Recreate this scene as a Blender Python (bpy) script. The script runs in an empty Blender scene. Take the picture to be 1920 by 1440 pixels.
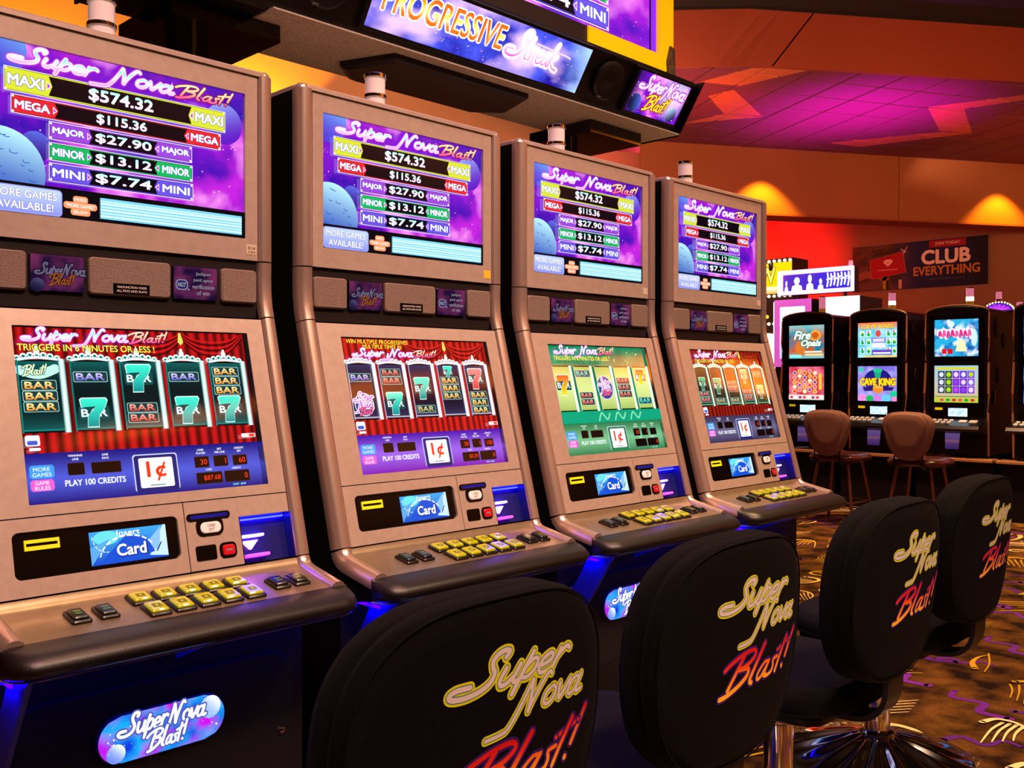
import bpy, bmesh, math, random
from mathutils import Vector, Matrix, noise
random.seed(7)
S = bpy.context.scene
COL = S.collection
PI = math.pi

# ------------------------------------------------------------------ camera
H = 1.14                      # eye height
YAW, PIT, FPX = .7971, -.0083, 1800.0
cam = bpy.data.cameras.new('camera'); cam.sensor_width = 36.0
cam.lens = FPX / 1920 * 36.0; cam.clip_start = .02; cam.clip_end = 200
camo = bpy.data.objects.new('camera', cam); COL.objects.link(camo)
FW = Vector((math.sin(YAW) * math.cos(PIT), math.cos(YAW) * math.cos(PIT), math.sin(PIT)))
RT = Vector((math.cos(YAW), -math.sin(YAW), 0)); UPV = RT.cross(FW)
camo.matrix_world = Matrix(((RT.x, UPV.x, -FW.x, 0), (RT.y, UPV.y, -FW.y, 0), (RT.z, UPV.z, -FW.z, H), (0, 0, 0, 1)))
S.camera = camo
def cw(xr, z, h=0):           # metres right of / ahead of the eye on the floor plan -> world
    return Vector((math.sin(YAW) * z + math.cos(YAW) * xr, math.cos(YAW) * z - math.sin(YAW) * xr, h + H))

# ------------------------------------------------------------------ world and exposure
w = bpy.data.worlds.new('world'); S.world = w; w.use_nodes = True
w.node_tree.nodes['Background'].inputs[0].default_value = (.30, .16, .10, 1)
w.node_tree.nodes['Background'].inputs[1].default_value = .05
S.view_settings.view_transform = 'Standard'; S.view_settings.look = 'None'
S.view_settings.gamma = 1; S.view_settings.use_curve_mapping = False
S.view_settings.exposure = 0.0

# ------------------------------------------------------------------ lights
def lin(c):
    if isinstance(c, str):
        c = c.lstrip('#'); c = tuple(int(c[i:i + 2], 16) / 255 for i in (0, 2, 4))
    return tuple((x / 12.92 if x <= .04045 else ((x + .055) / 1.055) ** 2.4) for x in c)
def lamp(name, kind, loc, target, energy, col, size=.3, angle=60, blend=.3, shape=None):
    d = bpy.data.lights.new(name, kind); d.energy = energy; d.color = lin(col)
    if kind == 'SPOT': d.spot_size = math.radians(angle); d.spot_blend = blend; d.shadow_soft_size = size
    elif kind == 'AREA': d.size = size
    else: d.shadow_soft_size = size
    o = bpy.data.objects.new(name, d); COL.objects.link(o); o.location = loc
    if target is not None:
        o.rotation_euler = (Vector(target) - Vector(loc)).to_track_quat('-Z', 'Y').to_euler()
    return o
K = 1.75                      # the hall behind: survey scale
# warm ceiling downlights over the aisle
for i, (x, y, tx) in enumerate([(-.6, -1.7, .6), (1.3, -1.6, 1.5), (3.2, -1.5, 2.6)]):
    lamp('ceiling_downlight', 'SPOT', (x, y, 4.7), (tx, 1.55, .72), 690, '#ffd0ae', .28, 46, .9)
lamp('ceiling_downlight', 'SPOT', (4.2, .9, 5.0), (4.2, .8, 0), 900, '#ffcc86', .15, 66, .6)
lamp('ceiling_downlight', 'SPOT', (6.6, 1.2, 5.0), (6.6, 1.2, 0), 800, '#ffcc86', .15, 60, .6)
lamp('ceiling_downlight', 'SPOT', (1.9, .75, 5.2), (1.9, .95, .8), 240, '#ffc08a', .12, 52, .5)
# added fill lamp for the pink the sign throws on the upper doors
lamp('pink_fill', 'AREA', (.2, -.4, 4.9), (1.7, 1.75, 1.6), 95, '#ff96c8', .5)
# warm lamp over the far stools
lamp('ceiling_downlight', 'SPOT', (5.9, 3.0, 5.0), (7.1, 3.1, .7), 1300, '#ffbe94', .2, 40, .5)
# magenta wash on the tiled ceiling
c = cw(2.75 * K, 7.6 * K, .95 * K); lamp('magenta_uplight', 'SPOT', c, cw(2.75 * K, 7.7 * K, 2.11 * K), 620, '#f010f0', .1, 100, 1.0)
c = cw(1.5 * K, 7.2 * K, 1.25 * K); lamp('red_uplight', 'SPOT', c, cw(1.3 * K, 7.3 * K, 2.11 * K), 90, '#ff4a4a', .1, 100, 1.0)
c = cw(4.1 * K, 8.2 * K, 1.2 * K); lamp('red_uplight', 'SPOT', c, cw(4.2 * K, 8.1 * K, 2.11 * K), 25, '#ff5a2a', .1, 100, 1.0)
for x, z, e in ((3.4, 2.6, 420), (5.4, 2.8, 620), (7.6, 3.0, 800), (9.8, 3.0, 1500), (12.0, 2.9, 1700)):      # washers of the fascia across the aisle
    lamp('wall_washer', 'SPOT', (x, -2.3, z), (x, -3.0, z + .9), e, '#ffb050', .08, 96, .6)
# scallops of the wall washers
def band_z(xr): return 8.9 + .247 * (xr - 2.324)
for xr, e in ((2.36, 520), (4.86, 480), (7.3, 480)):
    lamp('wall_washer', 'SPOT', cw(xr * K, (band_z(xr) - .234) * K, 2.02 * K), cw(xr * K, (band_z(xr) - .234) * K, 1.0 * K), e, '#ffb414', .03, 93, .5)
lamp('soffit_wash', 'AREA', cw(2.8 * K, 5.0 * K, 1.2 * K), cw(3.0 * K, 9.0 * K, 1.9 * K), 105, '#ffa070', 1.2)
lamp('soffit_wash', 'AREA', cw(5.9 * K, 5.6 * K, 1.2 * K), cw(7.4 * K, 9.6 * K, 1.9 * K), 230, '#ffa464', 1.2)
lamp('red_wash', 'SPOT', (15.9, 8.3, 2.9), (17.8, 10.45, 3.2), 2600, '#ff0a1c', .1, 84, .8)
lamp('wall_washer', 'SPOT', (3.6, 9.7, 3.4), (3.7, 10.4, 5.2), 620, '#ffae00', .05, 80, .2)
lamp('wall_washer', 'SPOT', (6.1, 9.8, 3.9), (6.2, 10.4, 5.2), 520, '#ffae00', .05, 84, .2)
lamp('wall_washer', 'SPOT', (8.6, 9.6, 5.3), (8.8, 10.5, 3.2), 500, '#ffb400', .05, 70, .3)
lamp('wall_wash', 'AREA', (7.5, 6.0, 2.6), (8.5, 10.5, 4.4), 300, '#ffb48a', 1.0)
lamp('wall_wash', 'POINT', (13.0, 9.2, 4.6), None, 80, '#ff7a7a', .2)
lamp('club_wall_wash', 'SPOT', (15.6, 5.6, 5.0), (19.2, 6.6, 2.6), 1700, '#ffceaa', .2, 95, .6)

# ------------------------------------------------------------------ materials
MATS = {}
def mat(name, col, rough=.5, metal=0., spec=.5, emit=None, es=0., coat=0., bump=None, trans=0.):
    if name in MATS: return MATS[name]
    m = bpy.data.materials.new(name); m.use_nodes = True
    b = m.node_tree.nodes['Principled BSDF']
    b.inputs['Base Color'].default_value = (*lin(col), 1); b.inputs['Roughness'].default_value = rough
    b.inputs['Metallic'].default_value = metal; b.inputs['Specular IOR Level'].default_value = spec
    b.inputs['Coat Weight'].default_value = coat; b.inputs['Transmission Weight'].default_value = trans
    if emit: b.inputs['Emission Color'].default_value = (*lin(emit), 1); b.inputs['Emission Strength'].default_value = es
    if bump:
        kind, sc, st = bump; nt = m.node_tree
        tc = nt.nodes.new('ShaderNodeTexCoord')
        if kind == 'noise':
            t = nt.nodes.new('ShaderNodeTexNoise'); t.inputs['Scale'].default_value = sc; t.inputs['Detail'].default_value = 3; out = t.outputs['Fac']
        elif kind == 'rib':
            t = nt.nodes.new('ShaderNodeTexWave'); t.inputs['Scale'].default_value = sc; t.inputs['Distortion'].default_value = .6; t.inputs['Detail'].default_value = 1; t.bands_direction = 'DIAGONAL'; out = t.outputs['Fac']
        else:
            t = nt.nodes.new('ShaderNodeTexVoronoi'); t.inputs['Scale'].default_value = sc; t.inputs['Randomness'].default_value = 0; out = t.outputs['Distance']
        nt.links.new(tc.outputs['Object'], t.inputs['Vector'])
        bp = nt.nodes.new('ShaderNodeBump'); bp.inputs['Strength'].default_value = st; bp.inputs['Distance'].default_value = .002
        nt.links.new(out, bp.inputs['Height']); nt.links.new(bp.outputs['Normal'], b.inputs['Normal'])
    MATS[name] = m; return m
def noisy(name, c1, c2, scale, rough=.6, metal=0., lo=.35, hi=.65, bump=0., spec=.4):
    m = mat(name, c1, rough, metal, spec); nt = m.node_tree; b = nt.nodes['Principled BSDF']
    tc = nt.nodes.new('ShaderNodeTexCoord'); t = nt.nodes.new('ShaderNodeTexNoise'); t.inputs['Scale'].default_value = scale; t.inputs['Detail'].default_value = 5
    r = nt.nodes.new('ShaderNodeValToRGB'); r.color_ramp.elements[0].position = lo; r.color_ramp.elements[1].position = hi
    r.color_ramp.elements[0].color = (*lin(c1), 1); r.color_ramp.elements[1].color = (*lin(c2), 1)
    nt.links.new(tc.outputs['Object'], t.inputs['Vector']); nt.links.new(t.outputs['Fac'], r.inputs[0]); nt.links.new(r.outputs[0], b.inputs['Base Color'])
    if bump:
        bp = nt.nodes.new('ShaderNodeBump'); bp.inputs['Strength'].default_value = bump; bp.inputs['Distance'].default_value = .003
        nt.links.new(t.outputs['Fac'], bp.inputs['Height']); nt.links.new(bp.outputs['Normal'], b.inputs['Normal'])
    return m
def attr_mat(name, es, rough=.12, spec=.5, diffuse=False):
    m = mat(name, '#050505', rough, 0, spec); nt = m.node_tree; b = nt.nodes['Principled BSDF']
    a = nt.nodes.new('ShaderNodeAttribute'); a.attribute_name = 'Col'
    if diffuse: nt.links.new(a.outputs['Color'], b.inputs['Base Color'])
    else: nt.links.new(a.outputs['Color'], b.inputs['Emission Color']); b.inputs['Emission Strength'].default_value = es
    return m
SCREEN = attr_mat('lit_screen', 1.15, .06, .9)
MATTE_SCREEN = attr_mat('backlit_panel', 1.25, .4, .2)
DIM = attr_mat('dim_backlit_print', .30, .25, .5)
PRINT = attr_mat('flat_print', 0, .6, .3, True)
THREAD = attr_mat('embroidery_thread', 0, .75, .2, True)
METAL = noisy('champagne_metal', '#ae9c8e', '#b8a698', 60, .42, .4, .3, .7)
DECKM = noisy('console_bronze', '#8c7a60', '#97856a', 60, .34, .65, .3, .7)
RAIL = mat('satin_rail', '#c4ac9c', .30, .75)
BLACK = mat('black_laminate', '#050404', .5, 0, .25)
GLOSSB = mat('gloss_black', '#060505', .12, 0, .5)
DARKP = mat('dark_strip', '#1a1414', .4, 0, .4)
GRILLE = mat('grille_fabric', '#7d6a5f', .55, .35, .4, bump=('grid', 420, .8))
PAD = mat('armrest_vinyl', '#100b0a', .40, 0, .5, bump=('noise', 300, .15))
CHROME = mat('chrome', '#d8d0c8', .10, 1.0)
LENS = mat('candle_lens', '#d4c8c2', .12, 0, .6, '#ffe6de', .14, coat=.5)
LED = mat('blue_led', '#2030ff', .4, 0, .5, '#0600ff', 30)
BASEM = mat('base_laminate', '#0a0707', .5, 0, .25)

# ------------------------------------------------------------------ mesh helpers
def tag(o, label=None, cat=None, group=None, kind=None):
    if label: o['label'] = label
    if cat: o['category'] = cat
    if group: o['group'] = group
    if kind: o['kind'] = kind
    return o
def mesh_obj(name, me, parent=None):
    o = bpy.data.objects.new(name, me); COL.objects.link(o)
    if parent is not None: o.parent = parent
    return o
def empty(name, loc, rz=0):
    o = bpy.data.objects.new(name, None); COL.objects.link(o); o.location = loc; o.rotation_euler = (0, 0, rz); o.empty_display_size = .1; return o
class MB:
    def __init__(s): s.v = []; s.f = []; s.m = []
    def add(s, vs, fs, mi=0):
        n = len(s.v); s.v += [tuple(p) for p in vs]
        for f in fs: s.f.append(tuple(i + n for i in f)); s.m.append(mi)
        return s
    def box(s, x0, x1, y0, y1, z0, z1, mi=0):
        return s.add([(x0, y0, z0), (x1, y0, z0), (x1, y1, z0), (x0, y1, z0), (x0, y0, z1), (x1, y0, z1), (x1, y1, z1), (x0, y1, z1)],
                     [(0, 3, 2, 1), (4, 5, 6, 7), (0, 1, 5, 4), (1, 2, 6, 5), (2, 3, 7, 6), (3, 0, 4, 7)], mi)
    def loops(s, loops, cap0=True, cap1=True, closed=True, mi=0):
        n = len(loops[0]); vs = [p for l in loops for p in l]; fs = []
        for k in range(len(loops) - 1):
            for i in range(n if closed else n - 1):
                j = (i + 1) % n; fs.append((k * n + i, k * n + j, (k + 1) * n + j, (k + 1) * n + i))
        if cap0: fs.append(tuple(range(n - 1, -1, -1)))
        if cap1: fs.append(tuple((len(loops) - 1) * n + i for i in range(n)))
        return s.add(vs, fs, mi)
    def prism(s, poly, fn, a, b, mi=0):      # poly of (p,q); fn(p,q,t)
        return s.loops([[fn(p, q, a) for p, q in poly], [fn(p, q, b) for p, q in poly]], mi=mi)
    def lathe(s, prof, n=24, cx=0, cy=0, mi=0, cap0=True, cap1=True):
        return s.loops([[(cx + r * math.cos(2 * PI * i / n), cy + r * math.sin(2 * PI * i / n), z) for i in range(n)] for r, z in prof], cap0, cap1, mi=mi)
    def tube(s, pts, r, n=8, mi=0, closed=False):
        pts = [Vector(p) for p in pts]; L = []
        for i, p in enumerate(pts):
            if closed: d = pts[(i + 1) % len(pts)] - pts[i - 1]
            else: d = pts[min(i + 1, len(pts) - 1)] - pts[max(i - 1, 0)]
            d.normalize(); a = d.cross(Vector((0, 0, 1)))
            if a.length < 1e-3: a = d.cross(Vector((1, 0, 0)))
            a.normalize(); b = d.cross(a)
            rr = r[i] if isinstance(r, (list, tuple)) else r
            L.append([tuple(p + a * rr * math.cos(2 * PI * k / n) + b * rr * math.sin(2 * PI * k / n)) for k in range(n)])
        if closed: L.append(L[0]); return s.loops(L, False, False, mi=mi)
        return s.loops(L, mi=mi)
    def build(s, name, mats, parent=None, smooth=0, fix=True):
        me = bpy.data.meshes.new(name); me.from_pydata(s.v, [], s.f)
        if not isinstance(mats, (list, tuple)): mats = [mats]
        for m in mats: me.materials.append(m)
        me.polygons.foreach_set('material_index', s.m)
        if fix:
            b = bmesh.new(); b.from_mesh(me); bmesh.ops.remove_doubles(b, verts=b.verts, dist=1e-6)
            bmesh.ops.recalc_face_normals(b, faces=b.faces); b.to_mesh(me); b.free()
        if smooth:
            me.polygons.foreach_set('use_smooth', [True] * len(me.polygons))
            if smooth != 180: me.set_sharp_from_angle(angle=math.radians(smooth))
        me.update(); return mesh_obj(name, me, parent)
def rrect(x0, x1, y0, y1, r, n=4):
    r = max(1e-5, min(r, (x1 - x0) / 2 - 1e-6, (y1 - y0) / 2 - 1e-6)); o = []
    for cx, cy, a in ((x1 - r, y1 - r, 0), (x0 + r, y1 - r, 90), (x0 + r, y0 + r, 180), (x1 - r, y0 + r, 270)):
        for k in range(n + 1):
            t = math.radians(a + 90 * k / n); o.append((cx + r * math.cos(t), cy + r * math.sin(t)))
    return o
def slab(mb, mp, x0, x1, y0, y1, d0, d1, r=.003, ch=.002, mi=0, n=4):    # chamfered rounded slab on a mapped surface
    return mb.loops([[mp(x, y, d0) for x, y in rrect(x0, x1, y0, y1, r, n)], [mp(x, y, d1 - ch) for x, y in rrect(x0, x1, y0, y1, r, n)],
                     [mp(x, y, d1) for x, y in rrect(x0 + ch, x1 - ch, y0 + ch, y1 - ch, max(r - ch, .0005), n)]], mi=mi)
def holed(mb, mp, ox0, ox1, oy0, oy1, hx0, hx1, hy0, hy1, r, d1=0., d0=-.008, n=4):
    inn = rrect(hx0, hx1, hy0, hy1, r, n); N = len(inn); m = n + 1
    out = [(ox1, oy1), (ox0, oy1), (ox0, oy0), (ox1, oy0)]
    vs = [mp(x, y, d1) for x, y in inn] + [mp(x, y, d1) for x, y in out] + [mp(x, y, d0) for x, y in inn] + [mp(x, y, d0) for x, y in out]
    fs = []
    for c in range(4):
        for k in range(n): fs.append((c * m + k, c * m + k + 1, N + c))
        a = c * m + n; b = ((c + 1) % 4) * m; fs.append((a, b, N + (c + 1) % 4, N + c))
        fs.append((N + c, N + (c + 1) % 4, 2 * N + 4 + (c + 1) % 4, 2 * N + 4 + c))
    for i in range(N): j = (i + 1) % N; fs.append((i, j, N + 4 + j, N + 4 + i))
    return mb.add(vs, fs)
def copy_tree(o, parent=None):
    c = o.copy(); COL.objects.link(c); c.parent = parent
    if parent is not None: c.matrix_parent_inverse = o.matrix_parent_inverse
    for ch in list(o.children): copy_tree(ch, c)
    return c

# ------------------------------------------------------------------ flat artwork
FONTC = {}
def text_mesh(s, bold=0., shear=0.):
    k = (s, bold, shear)
    if k in FONTC: return FONTC[k]
    cu = bpy.data.curves.new('t', 'FONT'); cu.body = s; cu.size = 1; cu.offset = bold; cu.shear = shear; cu.resolution_u = 3; cu.fill_mode = 'FRONT'
    ob = bpy.data.objects.new('t', cu); COL.objects.link(ob); bpy.context.view_layer.update()
    me = bpy.data.meshes.new_from_object(ob.evaluated_get(bpy.context.evaluated_depsgraph_get()))
    v = [(p.co.x, p.co.y) for p in me.vertices]; f = [tuple(p.vertices) for p in me.polygons]
    bpy.data.objects.remove(ob); bpy.data.curves.remove(cu); bpy.data.meshes.remove(me)
    FONTC[k] = (v, f); return FONTC[k]
def mix(a, b, t): t = max(0, min(1, t)); return tuple(x + (y - x) * t for x, y in zip(a, b))
def grad(c0, c1, y0, y1, ax=1):
    a, b = lin(c0), lin(c1)
    return lambda x, y: mix(a, b, ((x, y)[ax] - y0) / (y1 - y0))
def grad3(cs, y0, y1):
    cl = [lin(c) for c in cs]; n = len(cl) - 1
    def g(x, y):
        t = max(0, min(.9999, (y - y0) / (y1 - y0))) * n; i = int(t); return mix(cl[i], cl[i + 1], t - i)
    return g
class Art:
    EPS = 4e-5
    def __init__(s, eps=None): s.v = []; s.f = []; s.c = []; s.L = 0; s.eps = eps or Art.EPS
    def _col(s, c):
        if callable(c): return c
        l = lin(c) if isinstance(c, str) else c
        return lambda x, y: l
    def raw(s, vs, fs, col, adv=True):
        if adv: s.L += 1
        c = s._col(col); n = len(s.v)
        for x, y in vs: s.v.append((x, y, s.L * s.eps)); s.c.append(c(x, y))
        s.f += [tuple(i + n for i in f) for f in fs]
    def poly(s, pts, col, adv=True): s.raw(pts, [tuple(range(len(pts)))], col, adv)
    def rect(s, x0, y0, x1, y1, col, r=0, adv=True):
        s.poly(rrect(x0, x1, y0, y1, r) if r else [(x0, y0), (x1, y0), (x1, y1), (x0, y1)], col, adv)
    def grid(s, x0, y0, x1, y1, nx, ny, fn):
        vs = [(x0 + (x1 - x0) * i / nx, y0 + (y1 - y0) * j / ny) for j in range(ny + 1) for i in range(nx + 1)]
        s.raw(vs, [(j * (nx + 1) + i, j * (nx + 1) + i + 1, (j + 1) * (nx + 1) + i + 1, (j + 1) * (nx + 1) + i) for j in range(ny) for i in range(nx)], fn)
    def ell(s, cx, cy, rx, ry, col, n=24, a0=0, a1=360, adv=True):
        full = abs(a1 - a0) >= 360
        p = [(cx + rx * math.cos(math.radians(a0 + (a1 - a0) * i / n)), cy + ry * math.sin(math.radians(a0 + (a1 - a0) * i / n))) for i in range(n if full else n + 1)]
        s.poly(p, col, adv)
    def text(s, t, x, y, h, col, w=None, al='C', bold=.012, shear=0., out=None, rot=0.):
        v, f = text_mesh(t, 0., shear)
        x0 = min(p[0] for p in v); x1 = max(p[0] for p in v); y0 = min(p[1] for p in v); y1 = max(p[1] for p in v)
        sy = h / (y1 - y0); sx = w / (x1 - x0) if w else sy; W = (x1 - x0) * sx; ox = {'C': -W / 2, 'L': 0, 'R': -W}[al]
        def put(rad, c, n):
            offs = [(0, 0)] + [(rad * math.cos(2 * PI * k / n + .4), rad * math.sin(2 * PI * k / n + .4)) for k in range(n)] if rad > 0 else [(0, 0)]
            for k, (dx, dy) in enumerate(offs):
                q = []
                for px, py in v:
                    a = ox + (px - x0) * sx + dx; b_ = (py - y0) * sy - h / 2 + dy
                    q.append((x + a * math.cos(rot) - b_ * math.sin(rot), y + a * math.sin(rot) + b_ * math.cos(rot)))
                s.L += .12 if k else 0
                s.raw(q, f, c, k == 0)
        if out: put((bold + out[1]) * h * 1.35, out[0], 8)
        put(bold * h * 1.35, col, 5)
    def stroke(s, pts, wd, col, adv=True, n=5, cap=True):
        P = spline(pts, n); m = len(P)
        W = [wd] * m if not isinstance(wd, (list, tuple)) else [wd[0] + (wd[1] - wd[0]) * i / (m - 1) for i in range(m)]
        Lp = []; Rp = []
        for i in range(m):
            a = P[max(i - 1, 0)]; b = P[min(i + 1, m - 1)]; dx, dy = b[0] - a[0], b[1] - a[1]; l = math.hypot(dx, dy) or 1
            nx, ny = -dy / l * W[i] / 2, dx / l * W[i] / 2
            Lp.append((P[i][0] + nx, P[i][1] + ny)); Rp.append((P[i][0] - nx, P[i][1] - ny))
        s.raw(Lp + Rp, [(i, i + 1, m + i + 1, m + i) for i in range(m - 1)], col, adv)
        if cap:
            for i in (0, m - 1): s.ell(P[i][0], P[i][1], W[i] / 2, W[i] / 2, col, 10, adv=False)
    def stars(s, x0, y0, x1, y1, n, col, r0, r1, seed=1):
        rd = random.Random(seed); s.L += 1
        for _ in range(n):
            r = r0 + (r1 - r0) * rd.random() ** 3; s.ell(rd.uniform(x0 + r, x1 - r), rd.uniform(y0 + r, y1 - r), r, r, col, 6, adv=False)
    def build(s, name, mp, m, parent=None, sc=.001, share=None):
        me = bpy.data.meshes.new(name); me.from_pydata([tuple(mp(x * sc, y * sc, d)) for x, y, d in s.v], [], s.f); me.materials.append(m)
        a = me.color_attributes.new('Col', 'FLOAT_COLOR', 'POINT')
        a.data.foreach_set('color', [k for c in s.c for k in (*c, 1.0)])
        b = bmesh.new(); b.from_mesh(me); b.normal_update()
        e = Vector(mp(0, 0, 1)) - Vector(mp(0, 0, 0))
        fl = [f for f in b.faces if f.normal.dot(e) < 0]
        if fl: bmesh.ops.reverse_faces(b, faces=fl)
        b.to_mesh(me); b.free(); me.update()
        return mesh_obj(name, me, parent)
def spline(pts, n=5):
    if len(pts) == 2: return list(pts)
    o = []
    for i in range(len(pts) - 1):
        p0 = pts[max(i - 1, 0)]; p1 = pts[i]; p2 = pts[i + 1]; p3 = pts[min(i + 2, len(pts) - 1)]
        for k in range(n):
            t = k / n; o.append(tuple(.5 * (2 * p1[a] + (p2[a] - p0[a]) * t + (2 * p0[a] - 5 * p1[a] + 4 * p2[a] - p3[a]) * t * t + (3 * p1[a] - p0[a] - 3 * p2[a] + p3[a]) * t ** 3) for a in (0, 1)))
    o.append(tuple(pts[-1])); return o
# script lettering: strokes of (points, width)
SG = {
 'S': ([([(.66, .80), (.70, .93), (.60, 1.0), (.47, .96), (.40, .80), (.46, .60), (.55, .42), (.54, .20), (.40, .04), (.14, -.04), (-.12, 0), (-.22, .12), (-.12, .22), (.14, .22)], .13)], .72),
 'u': ([([(.06, .48), (.03, .2), (.08, .02), (.2, .02), (.32, .18)], .12), ([(.37, .48), (.33, .12), (.38, 0), (.46, .03)], .12)], .45),
 'p': ([([(.14, .72), (.06, .2), (.0, -.34)], .13), ([(.1, .36), (.22, .5), (.34, .44), (.34, .2), (.22, .03), (.08, .06)], .11)], .40),
 'e': ([([(.06, .22), (.26, .26), (.33, .38), (.24, .5), (.1, .42), (.04, .2), (.12, .02), (.26, .0), (.42, .08)], .11)], .38),
 'r': ([([(.10, .54), (.07, .25), (.04, .0)], .12), ([(.07, .28), (.14, .44), (.26, .54), (.36, .46)], .12)], .40),
 'N': ([([(-.62, -.46), (-.28, -.42), (-.10, -.32), (.04, .2), (.16, .94)], .11), ([(.16, .94), (.28, .45), (.34, .0)], .14), ([(.34, .0), (.42, .45), (.56, .92), (.66, 1.0), (.72, .92)], .11)], .70),
 'o': ([([(.2, .5), (.06, .38), (.05, .12), (.18, 0), (.34, .1), (.36, .36), (.24, .5), (.2, .5)], .11)], .40),
 'v': ([([(.04, .5), (.1, .22), (.16, .02), (.28, .25), (.38, .52)], .12)], .38),
 'a': ([([(.34, .42), (.22, .5), (.07, .38), (.05, .12), (.16, .0), (.3, .14), (.36, .46)], .11), ([(.38, .52), (.34, .12), (.4, 0), (.52, .05)], .12)], .44),
 't': ([([(.16, .9), (.08, .3), (.1, .02), (.22, .02)], .11), ([(-.02, .56), (.3, .6)], .09)], .30),
 'k': ([([(.12, 1), (.02, 0)], .12), ([(.34, .5), (.08, .24), (.22, .1), (.4, -.02), (.62, -.06)], .11)], .44),
}
BG = {
 'B': ([([(.22, .92), (.12, .5), (.02, .04)], .13), ([(-.28, .66), (-.12, .82), (.2, .98), (.5, 1.0), (.62, .84), (.48, .64), (.2, .54)], .12), ([(.2, .54), (.48, .50), (.54, .3), (.36, .08), (.05, -.1), (-.14, -.14)], .14)], .66),
 'l': ([([(.2, 1.06), (.08, .5), (.02, .1), (.12, .0)], .14)], .22),
 'a': ([([(.36, .44), (.2, .46), (.05, .22), (.08, .02), (.22, .08), (.36, .44)], .10), ([(.37, .46), (.3, .06), (.4, .06)], .11)], .40),
 's': ([([(.3, .46), (.14, .42), (.2, .24), (.18, .06), (.0, .0)], .11)], .30),
 't': ([([(.2, .98), (.1, .4), (.06, .02)], .12), ([(-.08, .66), (.4, .84)], .10)], .28),
 '!': ([([(.2, 1.12), (.1, .34)], .12), ([(.05, .08), (.05, .06)], .13)], .2),
}
def script(word, table, shear=.22, track=1.0, rise=0.):
    out = []; x = 0
    for ch in word:
        g, adv = table[ch]
        for pts, wd in g: out.append(([(px + x + py * shear, py + x * rise) for px, py in pts], wd))
        x += adv * track
    return out, x
def put_script(art, strokes, x, y, sc, layers, sy=None):   # layers: list of (extra width, colour)
    sy = sy or sc
    for ex, col in layers:
        for pts, wd in strokes:
            c = col
            art.stroke([(x + px * sc, y + py * sy) for px, py in pts], (wd + ex) * (.35 * max(sc, sy) + .65 * min(sc, sy)), c)

# ------------------------------------------------------------------ the room
CARPET = noisy('carpet_pile', '#1c0f08', '#6e481c', 7, .95, 0, .36, .66, .4, .1)
nt = CARPET.node_tree; b = nt.nodes['Principled BSDF']                # coarse speckle on the pile
tc = nt.nodes.new('ShaderNodeTexCoord'); t2 = nt.nodes.new('ShaderNodeTexNoise'); t2.inputs['Scale'].default_value = 160; t2.inputs['Detail'].default_value = 2
nt.links.new(tc.outputs['Object'], t2.inputs['Vector'])
mx = nt.nodes.new('ShaderNodeMix'); mx.data_type = 'RGBA'; mx.blend_type = 'OVERLAY'; mx.inputs[0].default_value = .8
src = b.inputs['Base Color'].links[0].from_socket
nt.links.new(src, mx.inputs[6]); nt.links.new(t2.outputs['Fac'], mx.inputs[7]); nt.links.new(mx.outputs[2], b.inputs['Base Color'])
FLOOR = MB().add([(-6, -8, 0), (19.3, -8, 0), (19.3, 10.6, 0), (-6, 10.6, 0)], [(0, 1, 2, 3)]).build('floor', CARPET)
tag(FLOOR, 'dark brown patterned casino carpet with gold crescents and purple swirls', kind='structure')
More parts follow.
